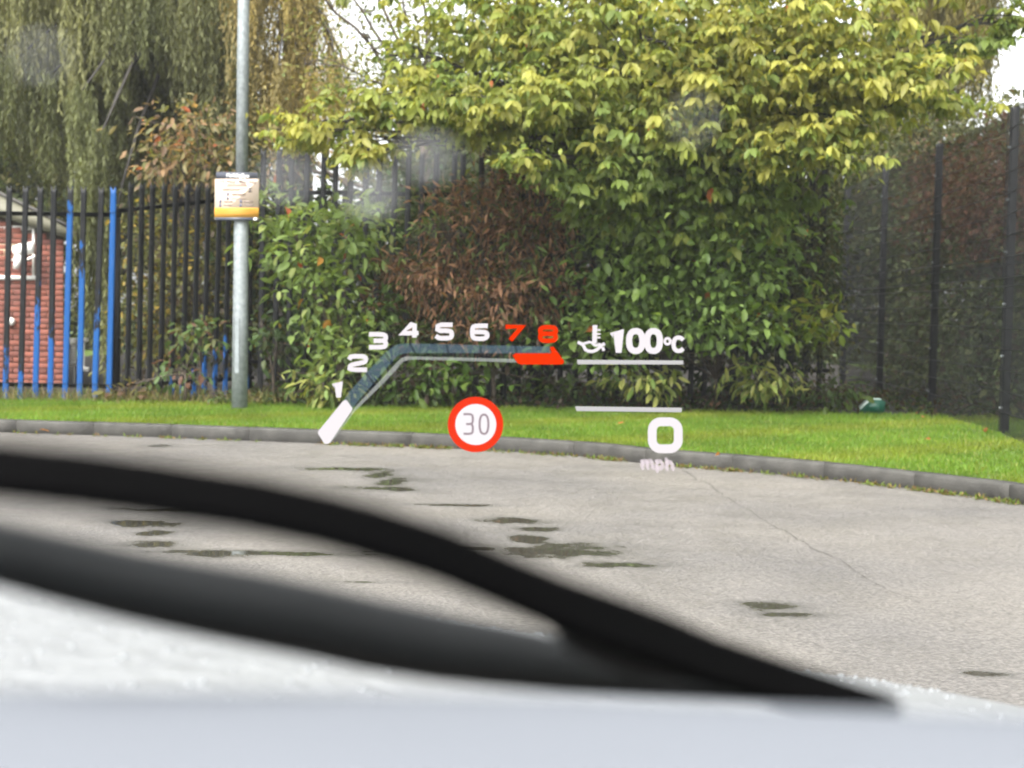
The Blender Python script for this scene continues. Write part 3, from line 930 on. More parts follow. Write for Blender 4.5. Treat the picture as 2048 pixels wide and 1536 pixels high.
# far trees closing the view
far = [(-150, 300, 34, 330, 260, 2.0, "dull olive far tree behind the brick building"), (330, 330, 35, 300, 230, 2.0, "dull olive far tree behind the golden willow"), (860, 400, 33, 330, 230, 2.0, "dark far tree behind the withered brown shrub"), (1320, 330, 33, 380, 270, 2.2, "dark far tree behind the big yellow-green tree"), (1780, 420, 34, 300, 230, 2.0, "dark far tree behind the mesh fence"), (2200, 480, 33, 260, 250, 2.0, "dark far tree beyond the copper hedge")]
for (cx, cy, d, rx, ry, rd, lab) in far:
    arrs = []
    for k in range(9):
        p, o_, c = blob(cx + rng.normal(0, rx * .45), cy + rng.normal(0, ry * .4), d + rng.normal(0, .6), rx * .5, ry * .5, rd * .6, 1300, clump=14)
        arrs.append(leaf_arrays(p, o_ * .6 + rng.normal(0, .6, p.shape), 0.27 * rng.uniform(.6, 1.2, len(p)), 0.17, mixcols([(3, (0.05, 0.065, 0.022)), (2, (0.075, 0.085, 0.03)), (1, (0.11, 0.10, 0.035))], len(p)), tmpl=4))
    p, o_, c = blob(cx, 640, d, rx * 1.1, 170, rd * .6, 3000, clump=14)
    arrs.append(leaf_arrays(p, o_ * .6 + rng.normal(0, .6, p.shape), 0.27, 0.18, mixcols([(3, (0.04, 0.05, 0.02)), (2, (0.06, 0.065, 0.025))], len(p)), tmpl=4))
    b0 = P(cx, 700, d); b0[2] = 0.1
    c0 = P(cx, cy, d)
    limbs = [(arc(b0, c0, 0, 6, 0.06), taper(0.28, 0.1, 6))]
    for k in range(6):
        limbs.append((arc(b0 + (c0 - b0) * rng.uniform(.5, .9), c0 + np.array([rng.normal(0, rx / F * d * .6), rng.normal(0, .8), rng.normal(.6, ry / F * d * .5)]), .2, 6, .05), taper(.08, .02, 6)))
    finish_tree("far_tree", lab, b0, join_arrays(arrs), limbs, LEAF_DULL, group="far trees behind the fence")

# ------------------------------------------------------------------ palisade railings
def pale_mesh(h, w=0.068):
    """W-section steel pale with a three-pointed head; origin at the foot, faces -Y"""
    prof = [(-w / 2, 0.0), (-w / 4 - 0.004, -0.016), (0, -0.004), (w / 4 + 0.004, -0.016), (w / 2, 0.0)]
    th = 0.004
    vs_, fs = [], []
    n = len(prof)
    tops = [h - 0.055, h, h - 0.05, h, h - 0.055]
    for (x, y), t in zip(prof, tops):
        vs_ += [(x, y, 0), (x, y, h - 0.09), (x * 1.35 if t == h else x, y - (0.012 if t == h else 0), t), (x, y + th, 0), (x, y + th, h - 0.09), (x * 1.35 if t == h else x, y + th - (0.012 if t == h else 0), t)]
    for k in range(n - 1):
        a, b = k * 6, (k + 1) * 6
        fs += [(a, b, b + 1, a + 1), (a + 1, b + 1, b + 2, a + 2), (b + 3, a + 3, a + 4, b + 4), (b + 4, a + 4, a + 5, b + 5), (a + 2, b + 2, b + 5, a + 5)]
    fs += [(0, 1, 4, 3), (1, 2, 5, 4)]
    e = (n - 1) * 6
    fs += [(e + 1, e, e + 3, e + 4), (e + 2, e + 1, e + 4, e + 5)]
    me = MB().add(vs_, fs).mesh("pale")
    me.materials.append(PAINT)
    return me


def palisade(label, p0, p1, h, zf, rails, n, blues, lean=0.0, posts=()):
    """p0, p1: ground points of the line; zf: foot height; rails: heights above the foot at both ends"""
    p0, p1 = np.array(p0, float), np.array(p1, float)
    o = tag(empty("palisade_fence", (*((p0 + p1) / 2), 0.1)), label, "fence", "palisade railings")
    d = p1 - p0
    ln = np.linalg.norm(d)
    ang = math.atan2(d[1], d[0])
    me = pale_mesh(h)
    M = Matrix.Translation((p0[0], p0[1], 0)) @ Matrix.Rotation(ang, 4, 'Z')
    for k in range(n):
        t = (k + 0.5) / n
        x = t * ln
        z = zf[0] + (zf[1] - zf[0]) * t
        ob = bpy.data.objects.new("pale", me)
        col.objects.link(ob)
        ob.parent = o
        ob.matrix_world = M @ Matrix.Translation((x + rng.normal(0, .004), -0.03, z)) @ Matrix.Rotation(lean + rng.normal(0, .006), 4, 'Y')
        ob.matrix_parent_inverse = Matrix.Translation(-Vector(o.location))
        ob.matrix_basis = M @ Matrix.Translation((x + rng.normal(0, .004), -0.03, z)) @ Matrix.Rotation(lean + rng.normal(0, .006), 4, 'Y')
        b_ = blues[k] if k < len(blues) else 0.3
        ob.color = (b_, b_, b_, 1)
    for (za, zb) in rails:
        mb = MB()
        pts = [M @ Vector((-0.05, 0.0, za)), M @ Vector((ln + 0.05, 0.0, zb))]
        mb.sweep(pts, [(0, 0, 1)] * 2, [[(-0.003, -0.024), (0.003, -0.024), (0.003, 0.018), (0.045, 0.018), (0.045, 0.024), (-0.003, 0.024)]] * 2)
        r_ = mb.build("rail", PAINT, o)
        r_.color = (-0.5, 0, 0, 1)
    for t in posts:
        zt = rails[0][0] + (rails[0][1] - rails[0][0]) * t + 0.03
        mb = MB().box((t * ln - .05, 0.03, 0.05), (t * ln + .05, 0.09, zt), M)
        r_ = mb.build("post", PAINT, o)
        r_.color = (-0.5, 0, 0, 1)
    return o


def fz(y, x, d):
    return P(x, y, d)[2]


dA = 16.2
a0, a1 = P(-180, 780, dA), P(234, 780, dA)
nA = 14
zA = fz(812, 150, dA)
hA = fz(374, 150, dA) - zA
blA = [0.3] * 6 + [0.52, 0.54, 0.66, 0.56, 0.92, 0.82, 0.66, 1.35, 0.5, 0.5]
rA = [(fz(430, 100, dA), fz(431, 230, dA)), (fz(769, 100, dA), fz(773, 230, dA))]
palisade("patchy blue and black palisade railings in front of the brick building", a0[:2], a1[:2], hA, (zA, zA), rA, nA, [.3, .3, .3, .3, .3, .3, .32, .28, .44, .38, .72, .58, .43, 1.2], lean=0.022, posts=(0.32, 0.985))
b0, b1 = P(240, 780, 16.25), P(500, 780, 17.3)
zB = fz(800, 360, 16.7)
palisade("narrow-spaced black palisade railings running back from the blue ones to the lamp post", b0[:2], b1[:2], fz(372, 360, 16.7) - zB, (zB, zB + .05), [(fz(424, 240, 16.25), fz(394, 500, 17.3)), (fz(772, 240, 16.25), fz(755, 500, 17.3))], 12, [.1, .2, .1, .2, .24, .28, .28, .32, .30, .32, .32, .28], lean=0.015, posts=(0.995,))
c0, c1 = P(506, 780, 16.95), P(1650, 790, 16.95)
zC = 0.12
palisade("tall black palisade railings behind the shrubs right of the lamp post", c0[:2], c1[:2], fz(300, 560, 16.95) - zC, (zC, zC), [(fz(386, 560, 16.95), fz(386, 560, 16.95)), (fz(724, 560, 16.95), fz(724, 560, 16.95))], 40, [-0.5] * 40, lean=0.01, posts=(0.16, 0.5, 0.84))

# ------------------------------------------------------------------ brick building behind the railings
dB = 19.0
kB = F / dB
BRICK = mat("brick_red", (0.185, 0.058, 0.038), 0.8, var=0.3, scale=5, bump=0.3, bscale=120)
MORTAR = mat("mortar", (0.10, 0.075, 0.06), 0.9, var=0.2, scale=30)
KHAKI = mat("khaki_board", (0.115, 0.11, 0.075), 0.6, var=0.12, scale=3)
SLATE = mat("roof_slate", (0.06, 0.055, 0.05), 0.8, var=0.3)
WHITE = mat("white_plastic", (0.75, 0.74, 0.70), 0.4)
CREAM = mat("cream_panel", (0.62, 0.55, 0.36), 0.5)
GREY = mat("grey_louvre", (0.38, 0.38, 0.37), 0.6)
corner = P(127, 600, dB)
bx1, by = corner[0], corner[1]
bld = tag(empty("brick_building", (bx1 - 1.0, by, 0.1)), "red brick building with khaki sloping verge board behind the blue railings", "building")
WALL_W = 2.6
# wall with its top following the verge slope
zt = lambda x: fz(482, 145, dB) + (bx1 - x) * (fz(432, 0, dB) - fz(480, 145, dB)) / (145 / kB) + 0.05
mb = MB()
poly = [(bx1 - WALL_W, by, 0), (bx1, by, 0), (bx1, by, zt(bx1)), (bx1 - WALL_W, by, zt(bx1 - WALL_W))]
mb.prism(poly, (-3.2, 5.0, 0))
wall = mb.build("wall", MORTAR, bld)
brick_me = MB().box((0.0, -0.008, 0.0), (0.215, 0.02, 0.065), ch=0.003).mesh("brick"); brick_me.materials.append(BRICK)
half_me = MB().box((0.0, -0.008, 0.0), (0.1025, 0.02, 0.065), ch=0.003).mesh("brick"); half_me.materials.append(BRICK)
BRICK_B = mat("brick_dark_red", (0.14, 0.045, 0.032), 0.8, var=0.3, scale=7, bump=0.3, bscale=120)
brick_me2 = brick_me.copy(); brick_me2.materials.clear(); brick_me2.materials.append(BRICK_B)


def put(name, me, loc, parent):
    ob = bpy.data.objects.new(name, me)
    col.objects.link(ob)
    ob.parent = parent
    ob.location = tuple(float(v) for v in loc)
    pm = parent.matrix_world if parent.parent is None else Matrix.Translation((0, 0, 0))
    ob.matrix_parent_inverse = Matrix()
    return ob


NBW = 7
row = 0
z = 0.12
nb = 0
while z < 3.4:
    x = bx1 - 0.004
    first_half = row % 2 == 1
    k = 0
    while x > bx1 - NBW * 0.225:
        wdt = 0.1025 if (first_half and k == 0) else 0.215
        if z + 0.07 < zt(x):
            me = half_me if wdt < 0.2 else (brick_me if rng.uniform() < 0.65 else brick_me2)
            ob = bpy.data.objects.new("brick", me)
            col.objects.link(ob)
            ob.parent = wall
            ob.location = (x - wdt, by + rng.normal(0, .0012), z)
            nb += 1
        x -= wdt + 0.010
        k += 1
    z += 0.075
    row += 1
# verge board and roof
dv_ = dB - .15
lowl = [(150, 482), (-210, 364)]
upl = [(-210, 290), (110, 441), (150, 462)]
q3 = lambda x, y: np.array([P(x, y, dv_)[0], by - .15, P(x, y, dv_)[2]])
MB().prism([q3(*p_) for p_ in lowl + upl], (0, 0.2, 0)).build("verge_board", KHAKI, bld)
up3 = [q3(*p_) for p_ in upl]
MB().prism([p_ + np.array([0, -.02, .003]) for p_ in up3] + [p_ + np.array([0, -.02, .05]) for p_ in up3[::-1]], (-3.4, 5.3, 0)).build("roof", SLATE, bld)


def px_rect(mb, x0, y0, x1, y1, d, th, M=None):
    a, b = P(x0, y1, d), P(x1, y0, d)
    return mb.box((min(a[0], b[0]), a[1] - th, min(a[2], b[2])), (max(a[0], b[0]), a[1], max(a[2], b[2])))


nt_ = tag(empty("notice_board", P(20, 505, dB - .05)), "white framed notice board on the brick wall", "notice board")
for r in ((-90, 452, 72, 458), (-90, 552, 72, 558), (66, 458, 72, 552)):
    px_rect(MB(), *r, dB - .02, 0.03).build("frame_bar", WHITE, nt_)
px_rect(MB(), -90, 489, 46, 512, dB - .02, 0.012).build("panel", CREAM, nt_)
cc_ = tag(empty("security_camera", P(50, 510, dB - .2)), "white security camera on a bracket in front of the notice board", "camera")
ax = P(60, 500, dB - .35)
mb = MB().tube([P(25, 520, dB - .02), P(34, 520, dB - .2), P(40, 505, dB - .3)], [.02, .02, .018], 8)
mb.build("bracket", WHITE, cc_, True)
mb = MB().tube([P(28, 503, dB - .3), P(42, 500, dB - .3), P(66, 495, dB - .32)], [.07, .085, .08], 12)
mb.build("camera_body", WHITE, cc_, True)
mb = MB().tube([P(32, 538, dB - .3), P(38, 510, dB - .3)], [.04, .06], 10)
mb.build("mount", WHITE, cc_, True)
mb = MB().tube([P(52, 520, dB - .34), P(70, 512, dB - .34)], [.018, .02], 8)
mb.build("lamp_hood", WHITE, cc_, True)
wv = tag(empty("wall_vent", P(23, 643, dB - .03)), "small round white vent on the brick wall", "vent")
c_ = P(23, 643, dB - .01)
MB().tube([c_, c_ + np.array([0, -.05, 0]), c_ + np.array([0, -.07, 0])], [.055, .055, .03], 14).build("vent_cap", WHITE, wv, True)
mt = tag(empty("meter_cabinet", P(150, 800, 19.6)), "white louvred cabinet on legs behind the blue railings", "cabinet")
px_rect(MB(), 130, 676, 155, 690, 19.6, .25).build("hood", WHITE, mt)
px_rect(MB(), 131, 690, 154, 730, 19.62, .20).build("body", WHITE, mt)
for k in range(7):
    px_rect(MB(), 133, 692 + k * 5.3, 152, 695 + k * 5.3, 19.4, .02).build("louvre", GREY, mt)
for xx in (134, 150):
    px_rect(MB(), xx - 1.5, 730, xx + 1.5, 815, 19.55, .03).build("leg", GREY, mt)
dp = tag(empty("drain_pipe", P(168, 740, 19.6)), "short white pipe with an elbow beside the louvred cabinet", "pipe")
MB().tube([P(164, 678, 19.6), P(164, 732, 19.6), P(168, 738, 19.6), P(177, 739, 19.6)], [.035, .035, .035, .035], 10).build("pipe", WHITE, dp, True)
MB().tube([P(158, 680, 19.6), P(176, 680, 19.6)], [.03, .03], 10).build("cap", WHITE, dp, True)
MB().tube([P(164, 730, 19.61), P(164, 815, 19.61)], [.012, .012], 6).build("stake", GREY, dp, True)

# ------------------------------------------------------------------ lamp post and its sign
lb = G(479, 820, 0.105)
dl = 15.35
lamp = tag(empty("lamp_post", lb), "tall grey galvanised lamp post on the verge", "lamp post")
axis = np.array([0.004, 0.0, 1.0])
pt = lambda h: lb + axis * h
MB().tube([pt(-.1), pt(1.05), pt(2.08), pt(2.14)], [.086, .08, .076, .066], 24).build("base_column", GALV, lamp, True)
MB().tube([pt(2.14), pt(4.0), pt(6.6)], [.066, .062, .05], 20).build("upper_column", GALV, lamp, True)
MB().tube([pt(6.6), pt(6.75) + np.array([.1, -.1, 0]), pt(6.8) + np.array([.3, -.4, 0])], [.05, .04, .035], 10).build("bracket_arm", GALV, lamp, True)
MB().box((-.12, -.62, -.05), (.12, 0, .06), Matrix.Translation(Vector(pt(6.8) + np.array([.3, -.35, 0]))), ch=.02).build("lantern", GALV, lamp)
dr = MB()
for k in range(2):
    pass
an = np.linspace(-2.15, -1.45, 6)
zz = (0.40, 0.98)
vs_ = [(lb[0] + .0865 * math.cos(a) + axis[0] * z, lb[1] + .0865 * math.sin(a), lb[2] + z) for z in zz for a in an]
n_ = len(an)
dr.add(vs_, [(i, i + 1, n_ + i + 1, n_ + i) for i in range(n_ - 1)])
dr.build("access_door", mat("door_steel", (0.20, 0.225, 0.235), 0.6, metal=.2, var=.2, scale=25), lamp, True)
DARKLINE = mat("dark_seam", (0.05, 0.055, 0.06), 0.8)
for a in (an[0], an[-1]):
    MB().tube([(lb[0] + .087 * math.cos(a), lb[1] + .087 * math.sin(a), lb[2] + z) for z in zz], .0025, 5).build("door_seam", DARKLINE, lamp)

SIGN_CREAM = mat("sign_cream", (0.50, 0.405, 0.33), 0.5, spec=.2)
SIGN_ORANGE = mat("sign_orange", (0.52, 0.27, 0.045), 0.5, spec=.2)
SIGN_DARK = mat("sign_dark", (0.055, 0.06, 0.08), 0.4)
INK = mat("sign_ink", (0.05, 0.04, 0.045), 0.6)
INK_SOFT = mat("sign_small_print", (0.22, 0.17, 0.145), 0.6)
INK_BLUE = mat("sign_symbol_blue", (0.09, 0.10, 0.17), 0.6)
INK_ORANGE = mat("sign_small_print_orange", (0.36, 0.17, 0.025), 0.6)
INK_WHITE = mat("sign_white", (0.9, 0.9, 0.9), 0.5)
ds = (lb[1] - 0.10) / float((R3 @ np.array([(473 - 1024) / F, -(395 - 768) / F, -1.0]))[1])
sgn = tag(empty("parking_sign", P(473, 395, ds)), "cream, orange and black parking notice fixed to the lamp post", "sign")


class Plane:
    """a flat board whose corners are given by photograph pixels at one depth; positions on it in those pixels"""

    def __init__(self, d):
        self.d = d

    def at(self, x, y, off=0.0):
        p = P(x, y, self.d)
        return np.array([p[0], self.y0 - off, p[2]])


sp = Plane(ds)
sp.y0 = P(473, 395, ds)[1]


def board(name, corners, off, th, m, parent, plane=sp):
    poly = [plane.at(x, y, off) for x, y in corners]
    return MB().prism(poly, (0, th, 0)).build(name, m, parent)


def rr(x0, y0, x1, y1, r, skew=0.0, n=4):
    out = []
    for (cx, cy, a0) in ((x1 - r, y0 + r, -90), (x1 - r, y1 - r, 0), (x0 + r, y1 - r, 90), (x0 + r, y0 + r, 180)):
        for k in range(n + 1):
            a = math.radians(a0 + 90 * k / n)
            out.append((cx + r * math.cos(a) - skew * (cy - y0), cy + r * math.sin(a)))
    return out


board("header", [(433, 344), (516, 345), (516, 358.5), (432, 358)], 0.0, .004, SIGN_DARK, sgn)
board("panel", rr(430.5, 358.2, 518.5, 440, 2, 0.022), 0.0045, .004, SIGN_CREAM, sgn)
board("terms_band", [(429.3, 415.5), (517.3, 415.5), (516.6, 434.5), (428.6, 434.5)], 0.0065, .0018, SIGN_ORANGE, sgn)
board("footer", [(430, 434.7), (515.3, 434.7), (514.8, 441.5), (429.6, 440.5)], 0.0065, .0018, SIGN_DARK, sgn)
board("footer_badge", [(507, 435.5), (514, 435.5), (514, 440.5), (507, 440.5)], 0.0085, .0018, INK_WHITE, sgn)


def text_mesh(body, x, y, hpx, m, parent, name, plane=sp, off=.0085, align='CENTER', stretch=1.0, bold=0.0):
    cu = bpy.data.curves.new("t", 'FONT')
    cu.body = body
    cu.align_x = align
    cu.align_y = 'CENTER'
    cu.size = 1.0
    cu.extrude = 0.0
    cu.offset = bold
    cu.resolution_u = 3
    t = bpy.data.objects.new("t", cu)
    col.objects.link(t)
    dg = bpy.context.evaluated_depsgraph_get()
    me = bpy.data.meshes.new_from_object(t.evaluated_get(dg))
    bpy.data.objects.remove(t)
    bpy.data.curves.remove(cu)
    s = hpx / F * plane.d / 0.72
    c = plane.at(x, y, off)
    for v in me.vertices:
        v.co = Vector((c[0] + v.co.x * s * stretch, c[1], c[2] + v.co.y * s))
    return link(name, me, m, parent)


text_mesh("ParkingEye", 476, 351.5, 7.5, INK_WHITE, sgn, "lettering", off=.003, bold=.012)
text_mesh("1\u00bd Hour  Max  Stay", 476, 363.5, 6.4, INK, sgn, "lettering", bold=.012)


def bar(x0, y0, x1, y1, m, name="print_line"):
    board(name, [(x0, y0), (x1, y0), (x1, y1), (x0, y1)], .0085, .001, m, sgn)


for r in ((455, 368, 494, 369.6), (453, 371.6, 496, 373), (446, 377, 494, 378.4), (444, 380, 480, 381.2), (463, 387, 492, 388.6), (464, 390, 490, 391.2), (462, 396.6, 494, 398), (448, 402, 466, 405), (487, 402, 507, 405), (447, 409, 463, 411.5), (487, 409, 508, 411.5)):
    bar(*r, INK_SOFT)
for r in ((497, 376, 504, 378.2), (499.5, 378.2, 501.5, 382), (497, 382, 504, 384.6)):
    bar(*r, INK, "symbol")
for (x, y) in ((456, 388), (455.5, 396.5), (441, 403), (440.5, 411), (482, 403), (481.5, 411)):
    bar(x - 2, y - 3, x + 2, y + 3, INK_BLUE, "symbol")
for y in (418.5, 422.5, 427.5):
    bar(433, y, 512, y + 1.3, INK_ORANGE)
for y in (352, 430):
    MB().tube([(*pt((fz(y, 479, ds) - lb[2]))[:2], fz(y + 3, 479, ds)), (*pt((fz(y, 479, ds) - lb[2]))[:2], fz(y, 479, ds))], .088 if y > 400 else .078, 20).build("clamp_band", GALV, sgn, True)

# ------------------------------------------------------------------ fine mesh fence on the right
mf = tag(empty("mesh_fence", (5.0, 14, .1)), "tall dark close-mesh steel fence running back along the verge", "fence")
tops = [(4.34, 10.9), (4.77, 13.75), (4.93, 16.7), (5.06, 19.6), (5.2, 22.4)]
ZF = 3.18
for i, (x, y) in enumerate(tops):
    M = Matrix.Translation((x, y, 0))
    if i > 0:
        MB().box((-.035, -.04, .05), (.035, .04, ZF + .05), M, ch=.004).build("post", MESH_STEEL, mf)
        for k in range(6):
            MB().tube([(x - .06, y - .01, .35 + k * .5), (x - .035, y - .01, .35 + k * .5)], [.012, .014], 8).build("clamp_bolt", GALV, mf, True)
for i in range(len(tops) - 1):
    (x0, y0), (x1, y1) = tops[i], tops[i + 1]
    dv = np.array([x1 - x0, y1 - y0]); ln = np.linalg.norm(dv); dv /= ln
    off = np.array([-dv[1], dv[0]]) * -0.0
    for (za, zb, so, nm) in ((0.12, 1.76, -0.052, "lower_mesh"), (1.60, ZF, -0.062, "upper_mesh")):
        sd_ = np.array([-dv[1], dv[0]])
        o2 = sd_ * (-so)
        vs_, fs = [], []
        r = 0.0034
        s = np.arange(0.02, ln, 0.05)
        bxv = []
        V = []
        for t in s:
            c = np.array([x0, y0]) + dv * t + o2
            V.append([(c[0] - dv[0] * r, c[1] - dv[1] * r, za), (c[0] + dv[0] * r, c[1] + dv[1] * r, za), (c[0] - dv[0] * r, c[1] - dv[1] * r, zb), (c[0] + dv[0] * r, c[1] + dv[1] * r, zb), (c[0] + sd_[0] * r * 1.6, c[1] + sd_[1] * r * 1.6, za), (c[0] + sd_[0] * r * 1.6, c[1] + sd_[1] * r * 1.6, zb)])
        V = np.array(V).reshape(-1, 3)
        ft = np.array([0, 1, 3, 2, 1, 4, 5, 3, 4, 0, 2, 5])
        idx = (np.arange(len(s))[:, None] * 6 + ft[None]).ravel()
        hz = np.arange(za, zb + .001, 0.2)
        H = []
        for k, z in enumerate(hz):
            a = np.array([x0, y0]) + o2 + sd_ * .004
            b = np.array([x1, y1]) + o2 + sd_ * .004
            rr_ = 0.0045
            H.append([(a[0], a[1], z - rr_), (b[0], b[1], z - rr_), (b[0], b[1], z + rr_), (a[0], a[1], z + rr_), (a[0] + sd_[0] * .004, a[1] + sd_[1] * .004, z), (b[0] + sd_[0] * .004, b[1] + sd_[1] * .004, z)])
        H = np.array(H).reshape(-1, 3)
        fh = np.array([0, 1, 2, 3, 3, 2, 5, 4, 1, 0, 4, 5])
        idh = (np.arange(len(hz))[:, None] * 6 + fh[None]).ravel() + len(V)
        me = raw_mesh(nm, np.concatenate([V, H]), np.concatenate([idx, idh]), np.full((len(s) + len(hz)) * 3, 4))
        tag(link(nm, me, MESH_STEEL, mf), kind="stuff")

# ------------------------------------------------------------------ green box in the grass
GREEN = mat("green_plastic", (0.008, 0.085, 0.05), 0.35)
GREENL = mat("green_plastic_lid", (0.55, 0.66, 0.62), 0.25)
gb = G(1742, 826, 0.11)
gbx = tag(empty("bait_box", gb), "small dark green wedge-shaped plastic box on the grass by the mesh fence", "box")
gy = gb[1]
prof = [(-.125, 0), (.12, 0), (.135, .05), (.135, .135), (.10, .155), (-.01, .155), (-.14, .035)]
MB().prism([(gb[0] + a, gy - .09, gb[2] + b) for a, b in prof], (0, .18, 0)).build("body", GREEN, gbx)
MB().prism([(gb[0] + a, gy - .085, gb[2] + b) for a, b in ((-.150, .036), (-.022, .156), (-.018, .166), (-.155, .042))], (0, .17, 0)).build("sloping_lid", GREENL, gbx)
MB().prism([(gb[0] + a, gy - .07, gb[2] + b) for a, b in ((-.012, .157), (.10, .157), (.095, .168), (-.008, .168))], (0, .14, 0)).build("top_cap", GREENL, gbx)
for xx in (-.05, .06):
    MB().box((gb[0] + xx, gy - .096, gb[2] + .03), (gb[0] + xx + .012, gy - .0905, gb[2] + .12)).build("moulded_rib", GREEN, gbx)

# ------------------------------------------------------------------ puddles, crack and small litter
CRACK = mat("crack_dark", (0.07, 0.066, 0.058), 0.9)
cpx = [(1368, 940), (1395, 958), (1425, 972), (1445, 992), (1490, 1015), (1530, 1042), (1575, 1066), (1625, 1095), (1680, 1120), (1740, 1160), (1800, 1190), (1850, 1210)]
pts = []
for i in range(len(cpx) - 1):
    for t in np.linspace(0, 1, 5, endpoint=False):
        x = cpx[i][0] + (cpx[i + 1][0] - cpx[i][0]) * t + rng.normal(0, 2.0)
        y = cpx[i][1] + (cpx[i + 1][1] - cpx[i][1]) * t + rng.normal(0, 1.0)
        pts.append(G(x, y, .003))
vv, ff = [], []
for i, p in enumerate(pts):
    w_ = rng.uniform(.0015, .006) * (1 - 0.7 * i / len(pts))
    vv += [(p[0] - w_, p[1], .003), (p[0] + w_, p[1], .003)]
for i in range(len(pts) - 1):
    ff.append((2 * i, 2 * i + 1, 2 * i + 3, 2 * i + 2))
MB().add(vv, ff).build("crack", CRACK, road)

# weeds and moss along the kerb foot
wx = []
for x in np.concatenate([rng.uniform(640, 900, 60), rng.uniform(950, 1260, 44), rng.uniform(1300, 1700, 50), rng.uniform(1700, 2040, 60), rng.uniform(0, 600, 24)]):
    yk = np.interp(x, [k[0] for k in kerb_px], [k[1] for k in kerb_px])
    wx.append(G(x, yk + 1.5, 0.004))
wx = np.array(wx)
kk = 7
wp = np.repeat(wx, kk, axis=0) + rng.normal(0, .025, (len(wx) * kk, 3)) * np.array([1, .5, 0])
wd = rng.normal(0, .6, wp.shape) + np.array([0, 0, .9])
warr = leaf_arrays(wp, wd, rng.uniform(.015, .05, len(wp)), .014, mixcols([(3, (.12, .17, .03)), (1, (.2, .14, .05)), (1, (.16, .10, .05))], len(wp)), tmpl=4)
tag(link("weeds", raw_mesh("weeds", *warr), LEAF_DULL), "small weeds and leaf scraps along the foot of the kerb", "weeds", kind="stuff")
# dry grass and litter under the railings
n = 2600
tx = rng.uniform(-7, -2.6, n); ty = rng.uniform(15.7, 16.5, n)
tp = np.stack([tx, ty, np.full(n, .105)], 1)
td = rng.normal(0, .35, (n, 3)) + np.array([0, 0, 1.0])
tarr = leaf_arrays(tp, td, rng.uniform(.06, .24, n), .012, mixcols([(2, (.20, .17, .07)), (2, (.11, .14, .04)), (1, (.12, .09, .05))], n), tmpl=4, droop=.35)
tag(link("long_grass", raw_mesh("long_grass", *tarr), LEAF_DULL), "straggly long dry grass at the foot of the railings", "grass", kind="stuff")

n = 9000
tx = rng.uniform(-3.2, 6.5, n); ty = bed_front(tx) + 0.02 + rng.uniform(0, 1, n) ** 1.4 * 5.0
keep = ((tx < 4.7) | (ty > 17.0) | (rng.uniform(0, 1, n) < .7)) & ~((abs(tx - gb[0]) < .4) & (ty < gb[1] + .35))
tx, ty = tx[keep], ty[keep]; n = len(tx)
tp = np.stack([tx, ty, .11 + rng.uniform(0, 1, n) ** 2 * .16], 1)
td = rng.normal(0, .7, (n, 3)) + np.array([0, -.2, .25])
tarr = leaf_arrays(tp, td, rng.uniform(.04, .11, n), .045, mixcols([(3, (.035, .06, .018)), (2, (.05, .035, .022)), (1, (.08, .10, .03)), (.5, (.12, .07, .04))], n), tmpl=4, droop=.35)
tag(link("ground_ivy", raw_mesh("ground_ivy", *tarr), LEAF_DULL), "dark ivy and leaf litter covering the planting bed under the shrubs", "ground cover", kind="stuff")
lit = [(98, 864, "orange fallen leaf at the kerb foot below the brick building"), (1440, 909, "orange fallen leaf on the kerb edge right of the speed readout"),
       (1830, 828, "orange fallen leaf in the grass just right of the green box"), (1848, 833, "second orange fallen leaf right of the green box, nearer the mesh fence"),
       (1250, 846, "orange fallen leaf in the grass left of the speed zero"),
       (1860, 880, "orange fallen leaf in mid grass in front of the mesh fence"),
       (1965, 860, "orange fallen leaf in the grass at the nearest fence post")]
for x, y, lab in lit:
    yk = np.interp(x, [k[0] for k in kerb_px], [k[1] for k in kerb_px])
    g_ = G(x, y, 0.012 if y > yk - 3 else 0.14)
    arr = leaf_arrays(np.array([g_]), np.array([[rng.normal(), rng.normal(), .25]]), 0.085, 0.055, np.array([[0.40, 0.17, 0.05]]) * rng.uniform(.5, .9), droop=.3)
    tag(link("fallen_leaf", raw_mesh("fallen_leaf", *arr), LEAF_DULL), lab, "leaf", "fallen leaves")

# ------------------------------------------------------------------ damp, rainy air
HZ = bpy.data.materials.new("rain_haze")
HZ.use_nodes = True
HZ.node_tree.nodes.remove(HZ.node_tree.nodes["Principled BSDF"])
pv = HZ.node_tree.nodes.new("ShaderNodeVolumePrincipled")
pv.inputs["Color"].default_value = (0.93, 0.95, 0.97, 1)
pv.inputs["Density"].default_value = 0.0009
HZ.node_tree.links.new(pv.outputs[0], HZ.node_tree.nodes["Material Output"].inputs["Volume"])
tag(MB().box((-170, -70, -1.0), (170, 270, 14.0)).build("haze", HZ), "thin pale rain haze filling the air", "haze", kind="stuff")

# ------------------------------------------------------------------ the car: bonnet, wiper, windscreen, dashboard
car = tag(empty("car", (0, 0.6, 0)), "pale silver car seen from the driver's seat, wet bonnet with black wiper", "car")
PAINTC = mat("silver_paint", (0.215, 0.222, 0.23), 0.42, metal=0.0, spec=0.12, var=.10, scale=34, bump=0.5, bscale=45)
RUBBER = mat("wiper_rubber", (0.0018, 0.0018, 0.002), 0.85, spec=0.05)
PLASTIC = mat("wiper_plastic", (0.008, 0.009, 0.0098), 0.55, spec=0.25)
DASH = mat("dashboard_pale", (0.142, 0.152, 0.172), 0.9, spec=0.03, var=.02)
SCUT = mat("scuttle_black", (0.015, 0.015, 0.016), 0.6)


